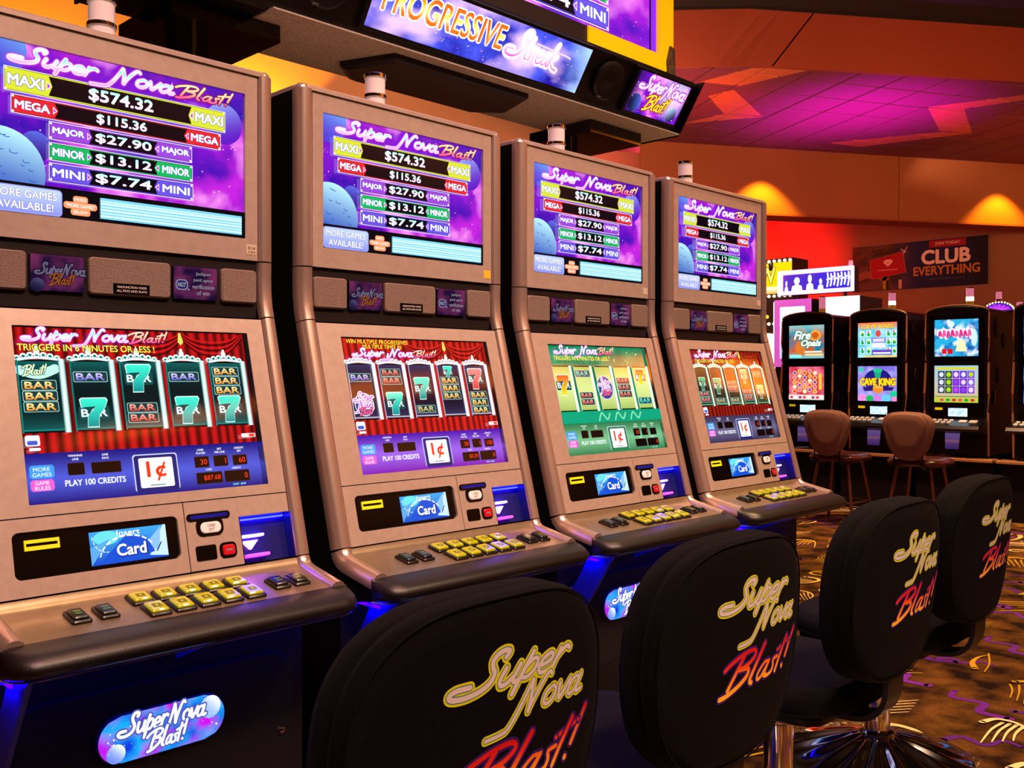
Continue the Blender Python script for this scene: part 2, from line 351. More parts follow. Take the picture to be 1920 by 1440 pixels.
def carpet_figures():
    rd = random.Random(11); gold = Art(6e-6); purple = Art(6e-6)
    pts = []
    tries = 0
    while len(pts) < 1100 and tries < 30000:
        tries += 1
        x, y = rd.uniform(.2, 12.5), rd.uniform(-3.4, 4.6)
        if y > 1.7 and x < 4: continue
        if all((x - a) ** 2 + (y - b_) ** 2 > .25 ** 2 for a, b_ in pts): pts.append((x, y))
    cols = ['#f0d070', '#e0b820', '#cfa012', '#f3dc9c', '#c09a10']
    for i, (x, y) in enumerate(pts):
        a = rd.uniform(-.9, .5) + (PI if rd.random() < .5 else 0); s = rd.uniform(.09, .16)
        def T(u, v): return (x + s * (u * math.cos(a) - v * math.sin(a)), y + s * (u * math.sin(a) + v * math.cos(a)))
        k = i % 5; c = cols[rd.randrange(5)]
        if k in (0, 2):         # harp: crescent with comb strokes
            arc = [T(math.cos(t) * 1.0, math.sin(t) * .62) for t in [PI * (.35 + .9 * j / 7) for j in range(8)]]
            gold.stroke(arc, [s * .05, s * .20], c)
            for j in range(5): gold.stroke([T(-.75 + .1 * j, .34 - .2 * j), T(.15, .44 - .17 * j), T(1.3 - .12 * j, .72 - .20 * j)], [s * .07, s * .025], c)
        elif k == 1:            # leaf blade
            gold.stroke([T(-1, -.1), T(-.2, .15), T(.7, .1), T(1.2, -.15)], [s * .28, s * .03], c)
            gold.stroke([T(-1.3, -.5), T(0, -.42), T(1.5, -.1)], [s * .04, s * .08], c)
        elif k == 3:            # comet strokes
            for j in range(4): gold.stroke([T(-1.1 + .2 * j, .5 - .28 * j), T(.2, .25 - .22 * j), T(1.0, -.05 - .2 * j)], [s * .04, s * .12], c)
            gold.stroke([T(.8, .5), T(1.3, .1), T(1.1, -.5), T(.3, -.75), T(-1.4, -.8)], [s * .22, s * .04], c)
        if k in (1, 3, 4):
            q = rd.uniform(-.5, .5)
            purple.stroke([T(-.9 + q, 1.5), T(-.4 + q, 1.0), T(-.8 + q, .4), T(-.2 + q, -.1), T(-.5 + q, -.6)], [s * .26, s * .14], ['#6a1aa0', '#57148c', '#7a22b4'][rd.randrange(3)])
    for art, nm, z in ((purple, 'carpet_swirls', .0010), (gold, 'carpet_crescents', .0016)):
        o = art.build(nm, lambda x, y, d, z=z: (x, y, z + d * .3), PRINT, FLOOR, 1.0); tag(o, kind='stuff')
carpet_figures()

WALLM = noisy('tan_plaster', '#b08560', '#b88c66', 1.2, .8, 0, .3, .7)
CLUBM = noisy('brown_plaster', '#8e6a54', '#97725a', 1.0, .8, 0, .3, .7)
REDM = noisy('russet_soffit', '#8e4028', '#96462e', .9, .75, 0, .3, .7)
ORNM = noisy('orange_soffit', '#9a5a34', '#a46038', .9, .75, 0, .3, .7)
CEILM = mat('dark_ceiling', '#120c0c', .9)
def wall(name, a, b_, z0, z1, m, lab):
    return tag(MB().add([(*a, z0), (*b_, z0), (*b_, z1), (*a, z1)], [(0, 1, 2, 3)]).build(name, m), lab, kind='structure')
TOP = H + 2.51 * K
wall('wall_back', (-6, 10.5), (19.25, 10.5), 0, TOP, WALLM, 'tan plaster wall far behind the row of machines')
wall('wall_right', (19.25, 10.5), (19.25, -8), 0, TOP, CLUBM, 'brown wall carrying the banner')
wall('wall_left', (-6, -8), (-6, 10.5), 0, TOP, WALLM, 'tan wall to the left')
wall('wall_front', (19.25, -8), (-6, -8), 0, TOP, CLUBM, 'brown wall behind the viewer')
tag(MB().add([(-6, -8, TOP), (19.3, -8, TOP), (19.3, 10.6, TOP), (-6, 10.6, TOP)], [(0, 1, 2, 3)]).build('ceiling', CEILM), 'dark upper ceiling', kind='structure')
# stepped soffits: fascia panels following the plan lines
UPL = [(.2, 6.63), (1.6, 6.54), (3.683, 6.905), (8, 7.95)]
def upl(xr):
    for (a, za), (b_, zb) in zip(UPL, UPL[1:]):
        if xr <= b_: return za + (zb - za) * (xr - a) / (b_ - a)
    return UPL[-1][1]
def fascia(name, zf, xs0, xs1, h0, h1, m, parent, n=10, th=.03):      # xs0: xr limits at bottom, xs1: at top
    mb = MB(); fr = []; bk = []
    for i in range(n + 1):
        a = xs0[0] + (xs0[1] - xs0[0]) * i / n; c = xs1[0] + (xs1[1] - xs1[0]) * i / n
        fr.append((cw(a * K, zf(a) * K, h0 * K), cw(c * K, zf(c) * K, h1 * K)))
        bk.append((cw(a * K, (zf(a) + th) * K, h0 * K), cw(c * K, (zf(c) + th) * K, h1 * K)))
    L = [[f[0], f[1], g[1], g[0]] for f, g in zip(fr, bk)]
    return mb.loops(L).build(name, m, parent)
t1 = empty('trim_1', cw(3 * K, upl(3) * K, 2.11 * K)); tag(t1, 'russet curved soffit above the coloured ceiling tiles', kind='structure')
def keep(o, p):
    bpy.context.view_layer.update(); o.parent = p; o.matrix_parent_inverse = p.matrix_world.inverted(); return o
for a, c in (((.2, 1.768), (.2, 2.08)), ((1.78, 8), (2.092, 8))):
    keep(fascia('panel', upl, a, c, 2.11, 2.51, REDM, None, 16), t1)
keep(fascia('edge_strip', lambda x: upl(x) - .02, (.2, 8), (.2, 8), 2.495, 2.512, CEILM, None, 16), t1)
t2o = empty('trim_2', cw(3 * K, band_z(3) * K, 1.5 * K)); tag(t2o, 'orange soffit band with yellow pools of light', kind='structure')
for a in ((1.148, 3.716), (3.722, 9.5)):
    keep(fascia('panel', band_z, a, a, 1.503, 2.11, ORNM, None, 2), t2o)
keep(fascia('edge_strip', lambda x: band_z(x) - .012, (1.148, 9.5), (1.148, 9.5), 1.488, 1.504, REDM, None, 2, .3), t2o)
# fascia across the aisle, behind the viewer
mb = MB(); xs = [(.5, 3.06, 3.07), (2.4, 3.27, 3.32), (4.1, 3.54, 3.64), (5.8, 3.68, 3.86), (8.0, 3.84, 4.05), (10.8, 3.82, 4.2), (12.5, 3.58, 4.08), (14.5, 3.2, 3.8)]
mb.loops([[(x, -3.0, a), (x, -3.0, b_), (x, -3.1, b_), (x, -3.1, a)] for x, a, b_ in xs])
tag(mb.build('trim_3', mat('amber_fascia', '#c88a50', .7)), 'amber lit fascia across the aisle behind the viewer', kind='structure')
# tiled ceiling with painted angular figures
TILEM = bpy.data.materials.new('painted_ceiling_tile'); TILEM.use_nodes = True
def tile_material():
    nt = TILEM.node_tree; b = nt.nodes['Principled BSDF']; b.inputs['Roughness'].default_value = .75
    g = nt.nodes.new('ShaderNodeNewGeometry')
    quads = [[(5.884, 3.861), (5.866, 3.432), (6.182, 3.108), (6.168, 3.706)], [(6.219, 4.011), (6.223, 3.79), (7.003, 4.005), (6.736, 4.193)], [(6.745, 4.623), (7.03, 4.02), (6.736, 4.193)],
             [(7.707, 2.951), (7.935, 2.758), (8.766, 2.98), (8.502, 3.153)], [(7.679, 2.94), (7.855, 2.299), (7.997, 2.341), (7.935, 2.758)], [(8.23, 4.04), (8.537, 3.166), (8.766, 2.98), (8.58, 3.899)]]
    def M(op, a, b_=None):
        n = nt.nodes.new('ShaderNodeMath'); n.operation = op
        for i, v in enumerate((a, b_)):
            if v is None: continue
            if hasattr(v, 'is_linked'): nt.links.new(v, n.inputs[i])
            else: n.inputs[i].default_value = v
        return n.outputs[0]
    tot = None
    for q in quads:
        q = [(x * K, y * K) for x, y in q]
        ar = sum(q[i][0] * q[(i + 1) % len(q)][1] - q[(i + 1) % len(q)][0] * q[i][1] for i in range(len(q)))
        if ar < 0: q = q[::-1]
        pr = None
        for i in range(len(q)):
            a, c = q[i], q[(i + 1) % len(q)]; nx, ny = -(c[1] - a[1]), c[0] - a[0]
            d = nt.nodes.new('ShaderNodeVectorMath'); d.operation = 'DOT_PRODUCT'; nt.links.new(g.outputs['Position'], d.inputs[0]); d.inputs[1].default_value = (nx, ny, 0)
            t = M('GREATER_THAN', d.outputs['Value'], nx * a[0] + ny * a[1]); pr = t if pr is None else M('MULTIPLY', pr, t)
        tot = pr if tot is None else M('MAXIMUM', tot, pr)
    mx = nt.nodes.new('ShaderNodeMix'); mx.data_type = 'RGBA'; nt.links.new(tot, mx.inputs[0])
    mx.inputs[6].default_value = (*lin('#7a3450'), 1); mx.inputs[7].default_value = (*lin('#c8684a'), 1)
    nt.links.new(mx.outputs[2], b.inputs['Base Color'])
tile_material()
def tiles():
    root = empty('ceiling', cw(2.5 * K, 7.7 * K, 2.11 * K)); tag(root, 'square ceiling tiles painted maroon and orange under magenta light', kind='structure')
    ux, uy = Vector((.473, .881, 0)), Vector((.881, -.473, 0)); T = .345 * K; Ht = H + 2.11 * K
    def inv(p): return (p.x * math.cos(YAW) - p.y * math.sin(YAW), p.x * math.sin(YAW) + p.y * math.cos(YAW))   # (xr, z)
    def clip(poly, f):
        o = []
        for i in range(len(poly)):
            a, c = poly[i], poly[(i + 1) % len(poly)]; fa, fc = f(a), f(c)
            if fa >= 0: o.append(a)
            if (fa >= 0) != (fc >= 0): o.append(a + (c - a) * (fa / (fa - fc)))
        return o
    segs = list(zip(UPL, UPL[1:]))
    bpy.context.view_layer.update(); mi = root.matrix_world.inverted(); n = 0
    for i in range(10, 36):
        for j in range(3, 40):
            c = ux * (6.256 * K + (i - 18.5) * T) + uy * (4.338 * K + (j - 12.5) * T); g = T / 2 - .014
            poly = [c + ux * a * g + uy * b_ * g for a, b_ in ((-1, -1), (1, -1), (1, 1), (-1, 1))]
            xr, z = inv(c); xr /= K; z /= K
            if xr < .4 or xr > 5.6 or z < 6.2 or z > band_z(xr) + .35: continue
            for (a, za), (b_, zb) in segs:
                def f(p, a=a, za=za, s=(zb - za) / (b_ - a)):
                    q = inv(p); return q[1] / K - .03 - (za + s * (q[0] / K - a))
                poly = clip(poly, f)
                if len(poly) < 3: break
            if len(poly) < 3: continue
            n += 1
            o = MB().loops([[(p.x, p.y, Ht + .03) for p in poly], [(p.x, p.y, Ht + .006) for p in poly], [tuple(Vector((p.x, p.y, Ht)) + (Vector((c.x, c.y, Ht)) - Vector((p.x, p.y, Ht))) * .03) for p in poly]]).build('tile', TILEM)
            o.parent = root; o.matrix_parent_inverse = mi
    back = MB(); q = [cw(a * K, z * K, 0) for a, z in ((.2, 6.68), (1.6, 6.60), (3.683, 6.96), (8, 8.0), (9.5, 10.9), (.6, 8.9))]
    keep(back.loops([[(p.x, p.y, Ht + .034) for p in q], [(p.x, p.y, Ht + .06) for p in q]]).build('ceiling_backing', CEILM), root)
tiles()

# ------------------------------------------------------------------ slot machines of the near row
Y0 = 1.9
def m3(x, Y, h): return (x, Y - Y0, h + H)
def frame(Yo, ho, dY, dh):
    l = math.hypot(dY, dh); dY /= l; dh /= l; nY, nh = dh, -dY
    return lambda x, s, d: m3(x, Yo + s * dY + d * nY, ho + s * dh + d * nh)
FU = frame(1.726, .605, 0, -1); FS = frame(1.727, .228, 0, -1); FL = frame(1.715, .115, -.2582, -.9661); FD = frame(1.58, -.368, -.105, -.022); FB = frame(1.6, -.46, 0, -1)
def on(F, x0, sb, d0=0.):            # artwork mapping: u right, v up from the bottom edge sb
    return lambda u, v, d: F(x0 + u, sb - v, d0 + d)

def neb_color(u, v, seed, W, Hh, sat=1.0):
    n1 = noise.fractal(Vector((u * .012 + seed, v * .012, seed)), 1.0, 2.0, 5) * .9 + .5
    n2 = noise.fractal(Vector((u * .007 + 9 + seed, v * .009, seed + 3)), 1.0, 2.0, 4) * .9 + .5
    c = mix(lin('#2a0ea8'), lin('#7a10c8'), n1 * 1.3)
    c = mix(c, lin('#c022d8'), (n2 - .45) * 2.2)
    c = mix(c, lin('#ff9af2'), (n1 + n2 - 1.35) * 1.6)
    return c
def planet(a, cx, cy, r, c0, c1, rot=.8, x0=-1e9, y0=-1e9, n=40):
    p = [(max(x0, cx + r * math.cos(2 * PI * i / n)), max(y0, cy + r * math.sin(2 * PI * i / n))) for i in range(n)]
    a0, a1 = lin(c0), lin(c1)
    fn = lambda x, y: mix(a1, a0, max(0, .5 + .5 * ((x - cx) * math.cos(rot) + (y - cy) * math.sin(rot)) / r) ** 2.2)
    vs = [(max(x0, cx), max(y0, cy))]; fs = []
    for k in (.3, .6, .8, .92, 1.0):
        b = len(vs); vs += [(max(x0, cx + r * k * math.cos(2 * PI * i / n)), max(y0, cy + r * k * math.sin(2 * PI * i / n))) for i in range(n)]
        for i in range(n): fs.append((0, b + i, b + (i + 1) % n) if k == .3 else (b - n + i, b + i, b + (i + 1) % n, b - n + (i + 1) % n))
    a.raw(vs, fs, fn)
def logo_line(a, x, y, sc, blast=True, sy=None):
    sy = sy or sc
    st, wd = script('Super', SG, .18); s2, w2 = script('Nova', SG, .18)
    g = grad3(['#ff9af0', '#e8f4ff', '#7ee0d8', '#ffffff'], y - .1 * sy, y + sy)
    for s_, xx in ((st, x), (s2, x + (wd + .52) * sc)):
        put_script(a, s_, xx, y, sc, [(.16, '#c03ad0'), (.07, '#f6e6ff'), (-.03, g)], sy)
    X = x + (wd + w2 + .55) * sc
    if blast:
        bl, wb = script('Blast!', BG, .16); put_script(a, bl, X + .28 * sc, y - .02 * sy, sc * .86, [(.12, '#7a1a4a'), (.0, grad3(['#ff5a9a', '#ffd9a0', '#fff0c8'], y, y + sy))], sy * .86)
def meter_bar(a, x0, y0, x1, y1, bx0, bx1, col, lab, amt, dark, chs=None):
    hgt = y1 - y0
    a.rect(x0, y0, x1, y1, '#f4e8ff'); a.rect(x0 + 1.2, y0 + 1.2, x1 - 1.2, y1 - 1.2, dark); a.rect(x0 + 2.4, y0 + 2.4, x1 - 2.4, y1 - 2.4, col)
    for cx in (x0 + 3.4, x1 - 3.4):
        for cy in (y0 + 3.4, y1 - 3.4): a.ell(cx, cy, 2, 2, '#fff2e0', 8)
    m = (y0 + y1) / 2; q = hgt * .40
    a.poly([(bx0, m + q), (bx1, m + q), (bx1 - 6, m), (bx1, m - q), (bx0, m - q), (bx0 + 6, m)], '#070410')
    for bx, s in ((bx0, 1), (bx1, -1)):
        a.poly([(bx - s * 3, m + q * .55), (bx + s * 4.5, m), (bx - s * 3, m - q * .55)], '#ffe0ff'); a.poly([(bx - s * 2, m + q * .3), (bx + s * 2.5, m), (bx - s * 2, m - q * .3)], '#b23ac8')
    for cx in ((x0 + bx0) / 2 - 1, (x1 + bx1) / 2 + 1):
        a.text(lab, cx, m, hgt * .42, '#f4fbff', min(bx0 - x0 - 14, 60) * .98, bold=.045, out=('#2a2aa0', .035))
    wa = (bx1 - bx0 - 24) if (bx1 - bx0) < 160 else hgt * .55 * len(amt) * .74
    a.text(amt, (bx0 + bx1) / 2 - (4 if bx1 - bx0 > 160 else 0), m, hgt * .56, grad3(['#ffffff', '#ffd8f4', '#ffffff', '#a8fff0'], m - hgt * .28, m + hgt * .28), wa, bold=.035)
METERS = [('MAXI', '$574.32', 27, 203, 432, 244, 99, 361, '#d8e032', '#7a8a10'), ('MEGA', '$115.36', 38, 167, 422, 199, 109, 352, '#e0242e', '#7a0c18'),
          ('MAJOR', '$27.90', 99, 133, 362, 164, 167, 293, '#9a44d8', '#4a1a90'), ('MINOR', '$13.12', 99, 97, 363, 128, 167, 293, '#12b45c', '#06602c'), ('MINI', '$7.74', 99, 61, 364, 93, 167, 293, '#6a50e0', '#2a1a90')]
def space_back(a, W, Hh, y0=0):
    a.grid(0, y0, W, Hh, 80, 50, lambda u, v: neb_color(u, v, 3.1, W, Hh))
    a.grid(0, y0, W, Hh, 2, 1, lambda u, v: (0, 0, 0)) if False else None
    a.stars(2, y0 + 2, W - 2, Hh - 2, 230, '#ffd8ff', .35, 1.5, 5)
def upper_screen(parent, F=FU, x0=-.238, sb=.330, sc=.001, d=-.005, cut=0):
    W, Hh = 475, 289
    a = Art(); space_back(a, W, Hh)
    planet(a, 20, Hh - 14, 46, '#7ab8ff', '#4a3ad0', 1.2, 0) if not cut else None
    planet(a, 432, 222, 40, '#8fa0f4', '#5a14c0', 1.9)
    planet(a, 80, 118, 26, '#5a6ae0', '#3a1490', 1.5); planet(a, 22, 70, 74, '#b8f0ff', '#0e34b8', 1.35, 0)
    rd = random.Random(3)
    for _ in range(26):
        t = rd.uniform(0, 6.28); r = rd.uniform(5, 60); cx, cy = 22 + r * math.cos(t), 72 + r * math.sin(t); rr = rd.uniform(2, 6)
        if cx - rr * 1.5 > 1 and cy - rr > 1: a.stroke([(cx + rr * 1.4 * math.cos(k), cy + rr * .7 * math.sin(k)) for k in (2.6, 3.6, 4.6, 5.6)], 1.4, '#2a58b8', cap=False)
    o = a.build('upper_screen', lambda u, v, dd: F(x0 + u, sb - v, d + dd), SCREEN, parent, sc)
    def sub(nm, art, dz=.0006): return art.build(nm, lambda u, v, dd: F(x0 + u, sb - v, d + .0062 + dz + dd), SCREEN, o, sc)
    a = Art(); logo_line(a, 46, 256, 57, True, 27); sub('title_lettering', a, .001)
    for lab, amt, bx0, by0, bx1, by1, k0, k1, col, dk in METERS:
        a = Art(); meter_bar(a, bx0, by0, bx1, by1, k0, k1, col, lab, amt, dk); sub('meter_bar', a)
    a = Art(); a.rect(0, 0, W, 52, '#08060c'); a.rect(0, 1, 121, 47, '#9aa0f0', 7); a.rect(2, 3, 119, 45, grad('#8a90f0', '#c4d8ff', 3, 45), 6)
    a.text('MORE GAMES', 60, 34, 13, '#ffffff', 104, out=('#3a3a90', .03), bold=.02); a.text('AVAILABLE!', 60, 14, 13, '#ffffff', 92, out=('#3a3a90', .03), bold=.02)
    for wd_, y in ((26, 35), (58, 24), (34, 13)): a.rect(152 - wd_ / 2, y - 6, 152 + wd_ / 2, y + 6, '#ff9a6a', 5)
    a.text('PRESS', 152, 35, 5, '#fff4e8', 20, bold=.02); a.text('"MORE GAMES"', 152, 24, 6, '#fff8f0', 50, bold=.02); a.text('BELOW!', 152, 13, 5, '#fff4e8', 24, bold=.02)
    sub('more_games_badge', a)
    a = Art(); a.rect(186, 6, 466, 43, '#7fd4ec')
    for i, y in enumerate((9, 15, 20, 26, 31, 36)): a.rect(186, y, 466, y + (2.2 if i % 2 else 3.6), '#d8fbff')
    sub('ticker_panel', a, .003)
    return o

def reel_screen(parent, style):
    W, Hh = 436, 303
    P = {'blue': dict(bar=('#12107a', '#4a5ad8', '#2a1a80'), dark='#04181c', glow='#0c5a58', rail=('#0a7a74', '#e8fffc'), curt=('#c81418', '#4a0406')),
         'purple': dict(bar=('#4a12a8', '#9a60e8', '#7a12b0'), dark='#140c20', glow='#3a3058', rail=('#b8b0c8', '#ffffff'), curt=('#d8241c', '#6a0a08')),
         'green': dict(bar=('#2c7a4a', '#7ac08a', '#1f9a50'), dark='#a8c060', glow='#d8e890', rail=('#c8d8a8', '#ffffff'), curt=('#10a078', '#0a5a48')),
         'brown': dict(bar=('#3a3054', '#6a6488', '#3a2a4a'), dark='#12201a', glow='#1c4a34', rail=('#6ab08a', '#e0ffe8'), curt=('#a81c10', '#3a0804'))}[style]
    a = Art()
    if style == 'green':
        a.grid(0, 100, W, Hh, 20, 14, lambda x, y: mix(lin('#0a6a4c'), lin('#0c9a66'), noise.noise(Vector((x * .02, y * .02, 0))) + .5)); a.stars(240, 240, 420, 295, 22, '#8af0a0', 1, 3, 4)
    else:
        c0, c1 = lin(P['curt'][0]), lin(P['curt'][1])
        a.grid(0, 80, W, Hh, 150, 2, lambda x, y: mix(c0, c1, .5 + .5 * math.sin(x * .33 + 1.2 * math.sin(x * .05))))
        for cx, r in ((235, 70), (360, 66)):          # swags
            for k in range(6): a.stroke([(cx - r, 300 - k * 1.5), (cx - r * .4, 285 - k * 5), (cx + r * .4, 285 - k * 5), (cx + r, 300 - k * 1.5)], 3.4, P['curt'][k % 2], cap=False)
        a.poly([(294, 300), (298, 300), (302, 282), (296, 276), (291, 282)], '#d8e060')
    scr = a.build('lower_screen', on(FL, -.207, .334, -.006), SCREEN, parent)
    def sub(nm, art, dz=.0016): return art.build(nm, on(FL, -.207, .334, -.006 + dz), SCREEN, scr)
    def bar7(a, cx, cy, s=1.0, c0='#3af0d0', c1='#0a8a90'):
        a.rect(cx - 26 * s, cy - 12 * s, cx + 26 * s, cy + 12 * s, '#0c4a4c', 3); a.text('BAR', cx, cy, 13 * s, '#e8fffa', 44 * s, bold=.03)
        z = [(-24, 24), (-20, 27), (22, 27), (25, 22), (20, 10), (8, -6), (6, -26), (-14, -26), (-12, -6), (4, 12), (-16, 11), (-22, 9)]
        a.poly([(cx + x * s, cy + y * s) for x, y in z], '#d8fff4'); a.poly([(cx + x * s * .93, cy + y * s * .93) for x, y in z], grad(c1, c0, cy - 24 * s, cy + 24 * s))
    def barn(a, cx, cy, n, cols, s=1.0):
        for i in range(n):
            y = cy + ((n - 1) / 2 - i) * 18.5 * s; a.rect(cx - 28 * s, y - 9 * s, cx + 28 * s, y + 9 * s, '#9ad0cc', 2.5); a.rect(cx - 27 * s, y - 8 * s, cx + 27 * s, y + 8 * s, '#173a3c', 2.5)
            a.text('BAR', cx, y, 11.5 * s, grad(cols[1], cols[0], y - 6 * s, y + 6 * s), 46 * s, bold=.035)
    gold = ('#fff0a0', '#e88a10'); viol = ('#d8d0ff', '#5a50c8'); red = ('#ffb0a0', '#c82418'); tan = ('#e8d8a0', '#a08850')
    def super_disc(a, cx, cy, r=26):
        a.ell(cx, cy, r, r, '#dfe8ff'); a.ell(cx, cy, r - 2, r - 2, '#3a3f90')
        s1, w1 = script('Super', SG, .18); put_script(a, s1, cx - 22, cy + 7, 20, [(.2, '#ffffff'), (.0, '#c060c8')]); s1, w1 = script('Nova', SG, .18); put_script(a, s1, cx - 16, cy - 9, 19, [(.2, '#ffffff'), (.0, '#c060c8')])
        s1, w1 = script('Blast!', BG, .16); put_script(a, s1, cx - 14, cy - 22, 15, [(.1, '#7a1030'), (0, '#ff6a9a')])
    lay = {'blue': [lambda a, c: (barn(a, c, 181, 3, gold), a.stroke([(c - 30, 226), (c, 218), (c + 28, 228)], 16, '#bfeee4'), put_script(a, script('Blast!', BG, .16)[0], c - 22, 218, 16, [(.14, '#146a60'), (0, '#f4ffc8')])),
                    lambda a, c: (barn(a, c, 214, 1, viol, 1.05), bar7(a, c, 150)), lambda a, c: (bar7(a, c, 211), barn(a, c, 148, 2, red)),
                    lambda a, c: (barn(a, c, 214, 1, viol, 1.05), bar7(a, c, 150)), lambda a, c: (barn(a, c, 206, 3, gold), bar7(a, c, 150))],
           'purple': [lambda a, c: (barn(a, c, 212, 1, viol, 1.05), super_disc(a, c, 152)), lambda a, c: (barn(a, c, 214, 2, red), bar7(a, c, 152)), lambda a, c: (bar7(a, c, 186), barn(a, c, 138, 1, tan)),
                      lambda a, c: (bar7(a, c, 224, .6), barn(a, c, 186, 3, gold)), lambda a, c: (bar7(a, c, 208, 1, '#ff8a8a', '#d83040'), barn(a, c, 150, 3, gold))],
           'green': [lambda a, c: bar7(a, c, 190, 1.1, '#e0402a', '#f0e020'), lambda a, c: (barn(a, c, 222, 1, ('#7af0e0', '#10a0a0'), 1.1), barn(a, c, 152, 2, red)), lambda a, c: super_disc(a, c, 182, 34),
                     lambda a, c: barn(a, c, 182, 3, red, 1.05), lambda a, c: (bar7(a, c, 212, .9, '#e0402a', '#f0e020'), barn(a, c, 142, 1, ('#7af0e0', '#10a0a0'), 1.1))],
           'brown': [lambda a, c: (bar7(a, c, 190, .8, '#20c080', '#0a7a50'), barn(a, c, 148, 2, red)), lambda a, c: (bar7(a, c, 182, 1, '#20c080', '#0a7a50'), barn(a, c, 134, 1, tan)), lambda a, c: (barn(a, c, 180, 2, red), barn(a, c, 134, 1, tan)),
                     lambda a, c: (barn(a, c, 150, 2, red), bar7(a, c, 214, .9, '#20c080', '#0a7a50')), lambda a, c: (bar7(a, c, 160, .9, '#20c080', '#0a7a50'), barn(a, c, 222, 1, tan))]}[style]
    for i in range(5):
        x0 = 1 + i * 85.8; x1 = x0 + 78; c = x0 + 34; a = Art()
        a.rect(x0, 118, x1, 244, '#020808', 5); g0, g1 = lin(P['dark']), lin(P['glow'])
        a.grid(x0 + 3, 121, x1 - 9, 241, 2, 12, lambda x, y: mix(g1, g0, abs((y - 181) / 60) ** 1.5 if style == 'green' else 1 - abs((y - 181) / 60) ** 3))
        lay[i](a, c)
        if style != 'green':
            a.rect(x0 + 3, 121, x1 - 9, 124, P['rail'][0])
            for k in range(7):
                t = (k - 3) / 3; a.ell(c + t * 32, 247 + 6 * (1 - t * t), 5.5, 4.5, P['rail'][1], 10); a.ell(c + t * 32, 246 + 6 * (1 - t * t), 3, 2.6, P['rail'][0], 8)
            a.ell(c, 258, 5, 6, P['rail'][1], 10); a.ell(c, 265, 3, 3, P['rail'][1], 8)
            a.stroke([(x0 + 2, 243), (c, 247), (x1 - 3, 243)], 4, P['rail'][1])
        a.grid(x1 - 11, 117, x1, 244, 4, 1, lambda x, y: mix(lin(P['rail'][1]), lin(P['rail'][0]), abs((x - (x1 - 5.5)) / 5.5) ** 2)); a.rect(x0, 118, x0 + 2.5, 243, P['rail'][0])
        sub('reel', a, .0042)
    a = Art(); b0, b1, b2 = P['bar']
    a.grid(0, 0, W, 84, 6, 8, lambda x, y: mix(mix(lin(b2), lin(b1), y / 40), lin(b0), (y - 40) / 40) if y > 40 else mix(lin(b0), lin(b1), y / 40) if style != 'purple' else mix(lin(b2), lin(b1), y / 40))
    for bx0, by0, bx1, by1, t in ((67, 45, 93, 64, ''), (106, 45, 155, 63, ''), (292, 42, 319, 61, '30'), (330, 42, 357, 61, '1'), (369, 42, 397, 60, {'blue': '60', 'purple': '100'}.get(style, '')), (292, 11, 342, 31, {'blue': '$87.68', 'purple': '$0.29'}.get(style, '')), (348, 11, 398, 31, '0')):
        a.rect(bx0 - 1, by0 - 1, bx1 + 1, by1 + 1, '#3a2030', 2); a.rect(bx0, by0, bx1, by1, '#0c0404', 2)
        if t: a.text(t, bx1 - 3, (by0 + by1) / 2, 10, '#ff3a14', None, 'R', bold=.005)
    for x, y, t1, t2_ in ((80, 74, 'WINNING', 'LINE'), (130, 73, 'LINE', 'PAYS'), (305, 71, 'LINES', 'PLAYED'), (343, 71, 'BET', 'PER LINE'), (383, 71, 'CREDITS', 'BET')):
        a.text(t1, x, y + 3, 3.6, '#ffffff', None); a.text(t2_, x, y - 3, 3.6, '#ffffff', None)
    a.text('CASH', 317, 36.5, 3.4, '#ffffff'); a.text('CREDITS', 373, 36, 3.4, '#ffffff'); a.text('CASH   $0.00', 375, 5, 3.8, '#8affff')
    a.text('PLAY 100 CREDITS', 110, 31, 10, '#f4f8ff', 101, bold=.02)
    a.rect(176, 6, 258, 72, '#c8d0f8', 5); a.rect(178, 4, 256, 70, '#1a2070' if style != 'green' else '#2a7a48', 5); a.rect(186, 12, 248, 65, '#fffdf8', 3)
    a.text('1\u00a2', 217, 41, 34, '#e8381a', 34, bold=.02); a.rect(203, 15, 231, 17, '#6a8a9a', .8)
    a.rect(5, 42, 44, 64, '#3a9af0', 5); a.text('MORE', 24, 57, 6.5, '#dff4ff', 26); a.text('GAMES', 24, 48, 6.5, '#dff4ff', 30)
    a.rect(5, 21, 42, 40, '#e860d0', 5); a.text('GAME', 23, 34.5, 6, '#ffe8fa', 22); a.text('RULES', 23, 26, 6, '#ffe8fa', 24)
    a.rect(3, 96, 26, 114, '#e8f0ff', 3); a.rect(6, 98, 22, 105, '#4a5ac8', 2); a.rect(8, 88, 26, 93, '#f0f0ff', 2); a.rect(392, 93, 422, 101, '#f4e8e8', 2); a.rect(408, 94, 420, 100, '#e84a3a', 2)
    if style == 'green': a.rect(0, 84, W, 116, '#0aa078'); [a.stroke([(150 + 70 * k, 90), (165 + 70 * k, 110), (185 + 70 * k, 92), (200 + 70 * k, 108)], 5, '#8ae0b0') for k in range(3)]
    sub('control_bar', a, .0046)
    a = Art()
    if style == 'purple':
        a.text('WIN MULTIPLE PROGRESSIVES', 92, 291, 9, '#ffe83a', 170, shear=.2, bold=.01, out=('#7a3a00', .02)); a.text('MULTIPLE TIMES IN', 102, 280, 9, '#ffe83a', 110, shear=.2, bold=.01, out=('#7a3a00', .02)); logo_line(a, 24, 258, 33, True, 17)
    else:
        logo_line(a, 18, 276, 35, True, 21); a.text('TRIGGERS IN 6 MINUTES OR LESS !', 119, 262, 11.5, '#f0ff5a' if style != 'brown' else '#c8d840', 234, bold=.012, out=('#243a10', .025))
    sub('title_lettering', a, .0130)
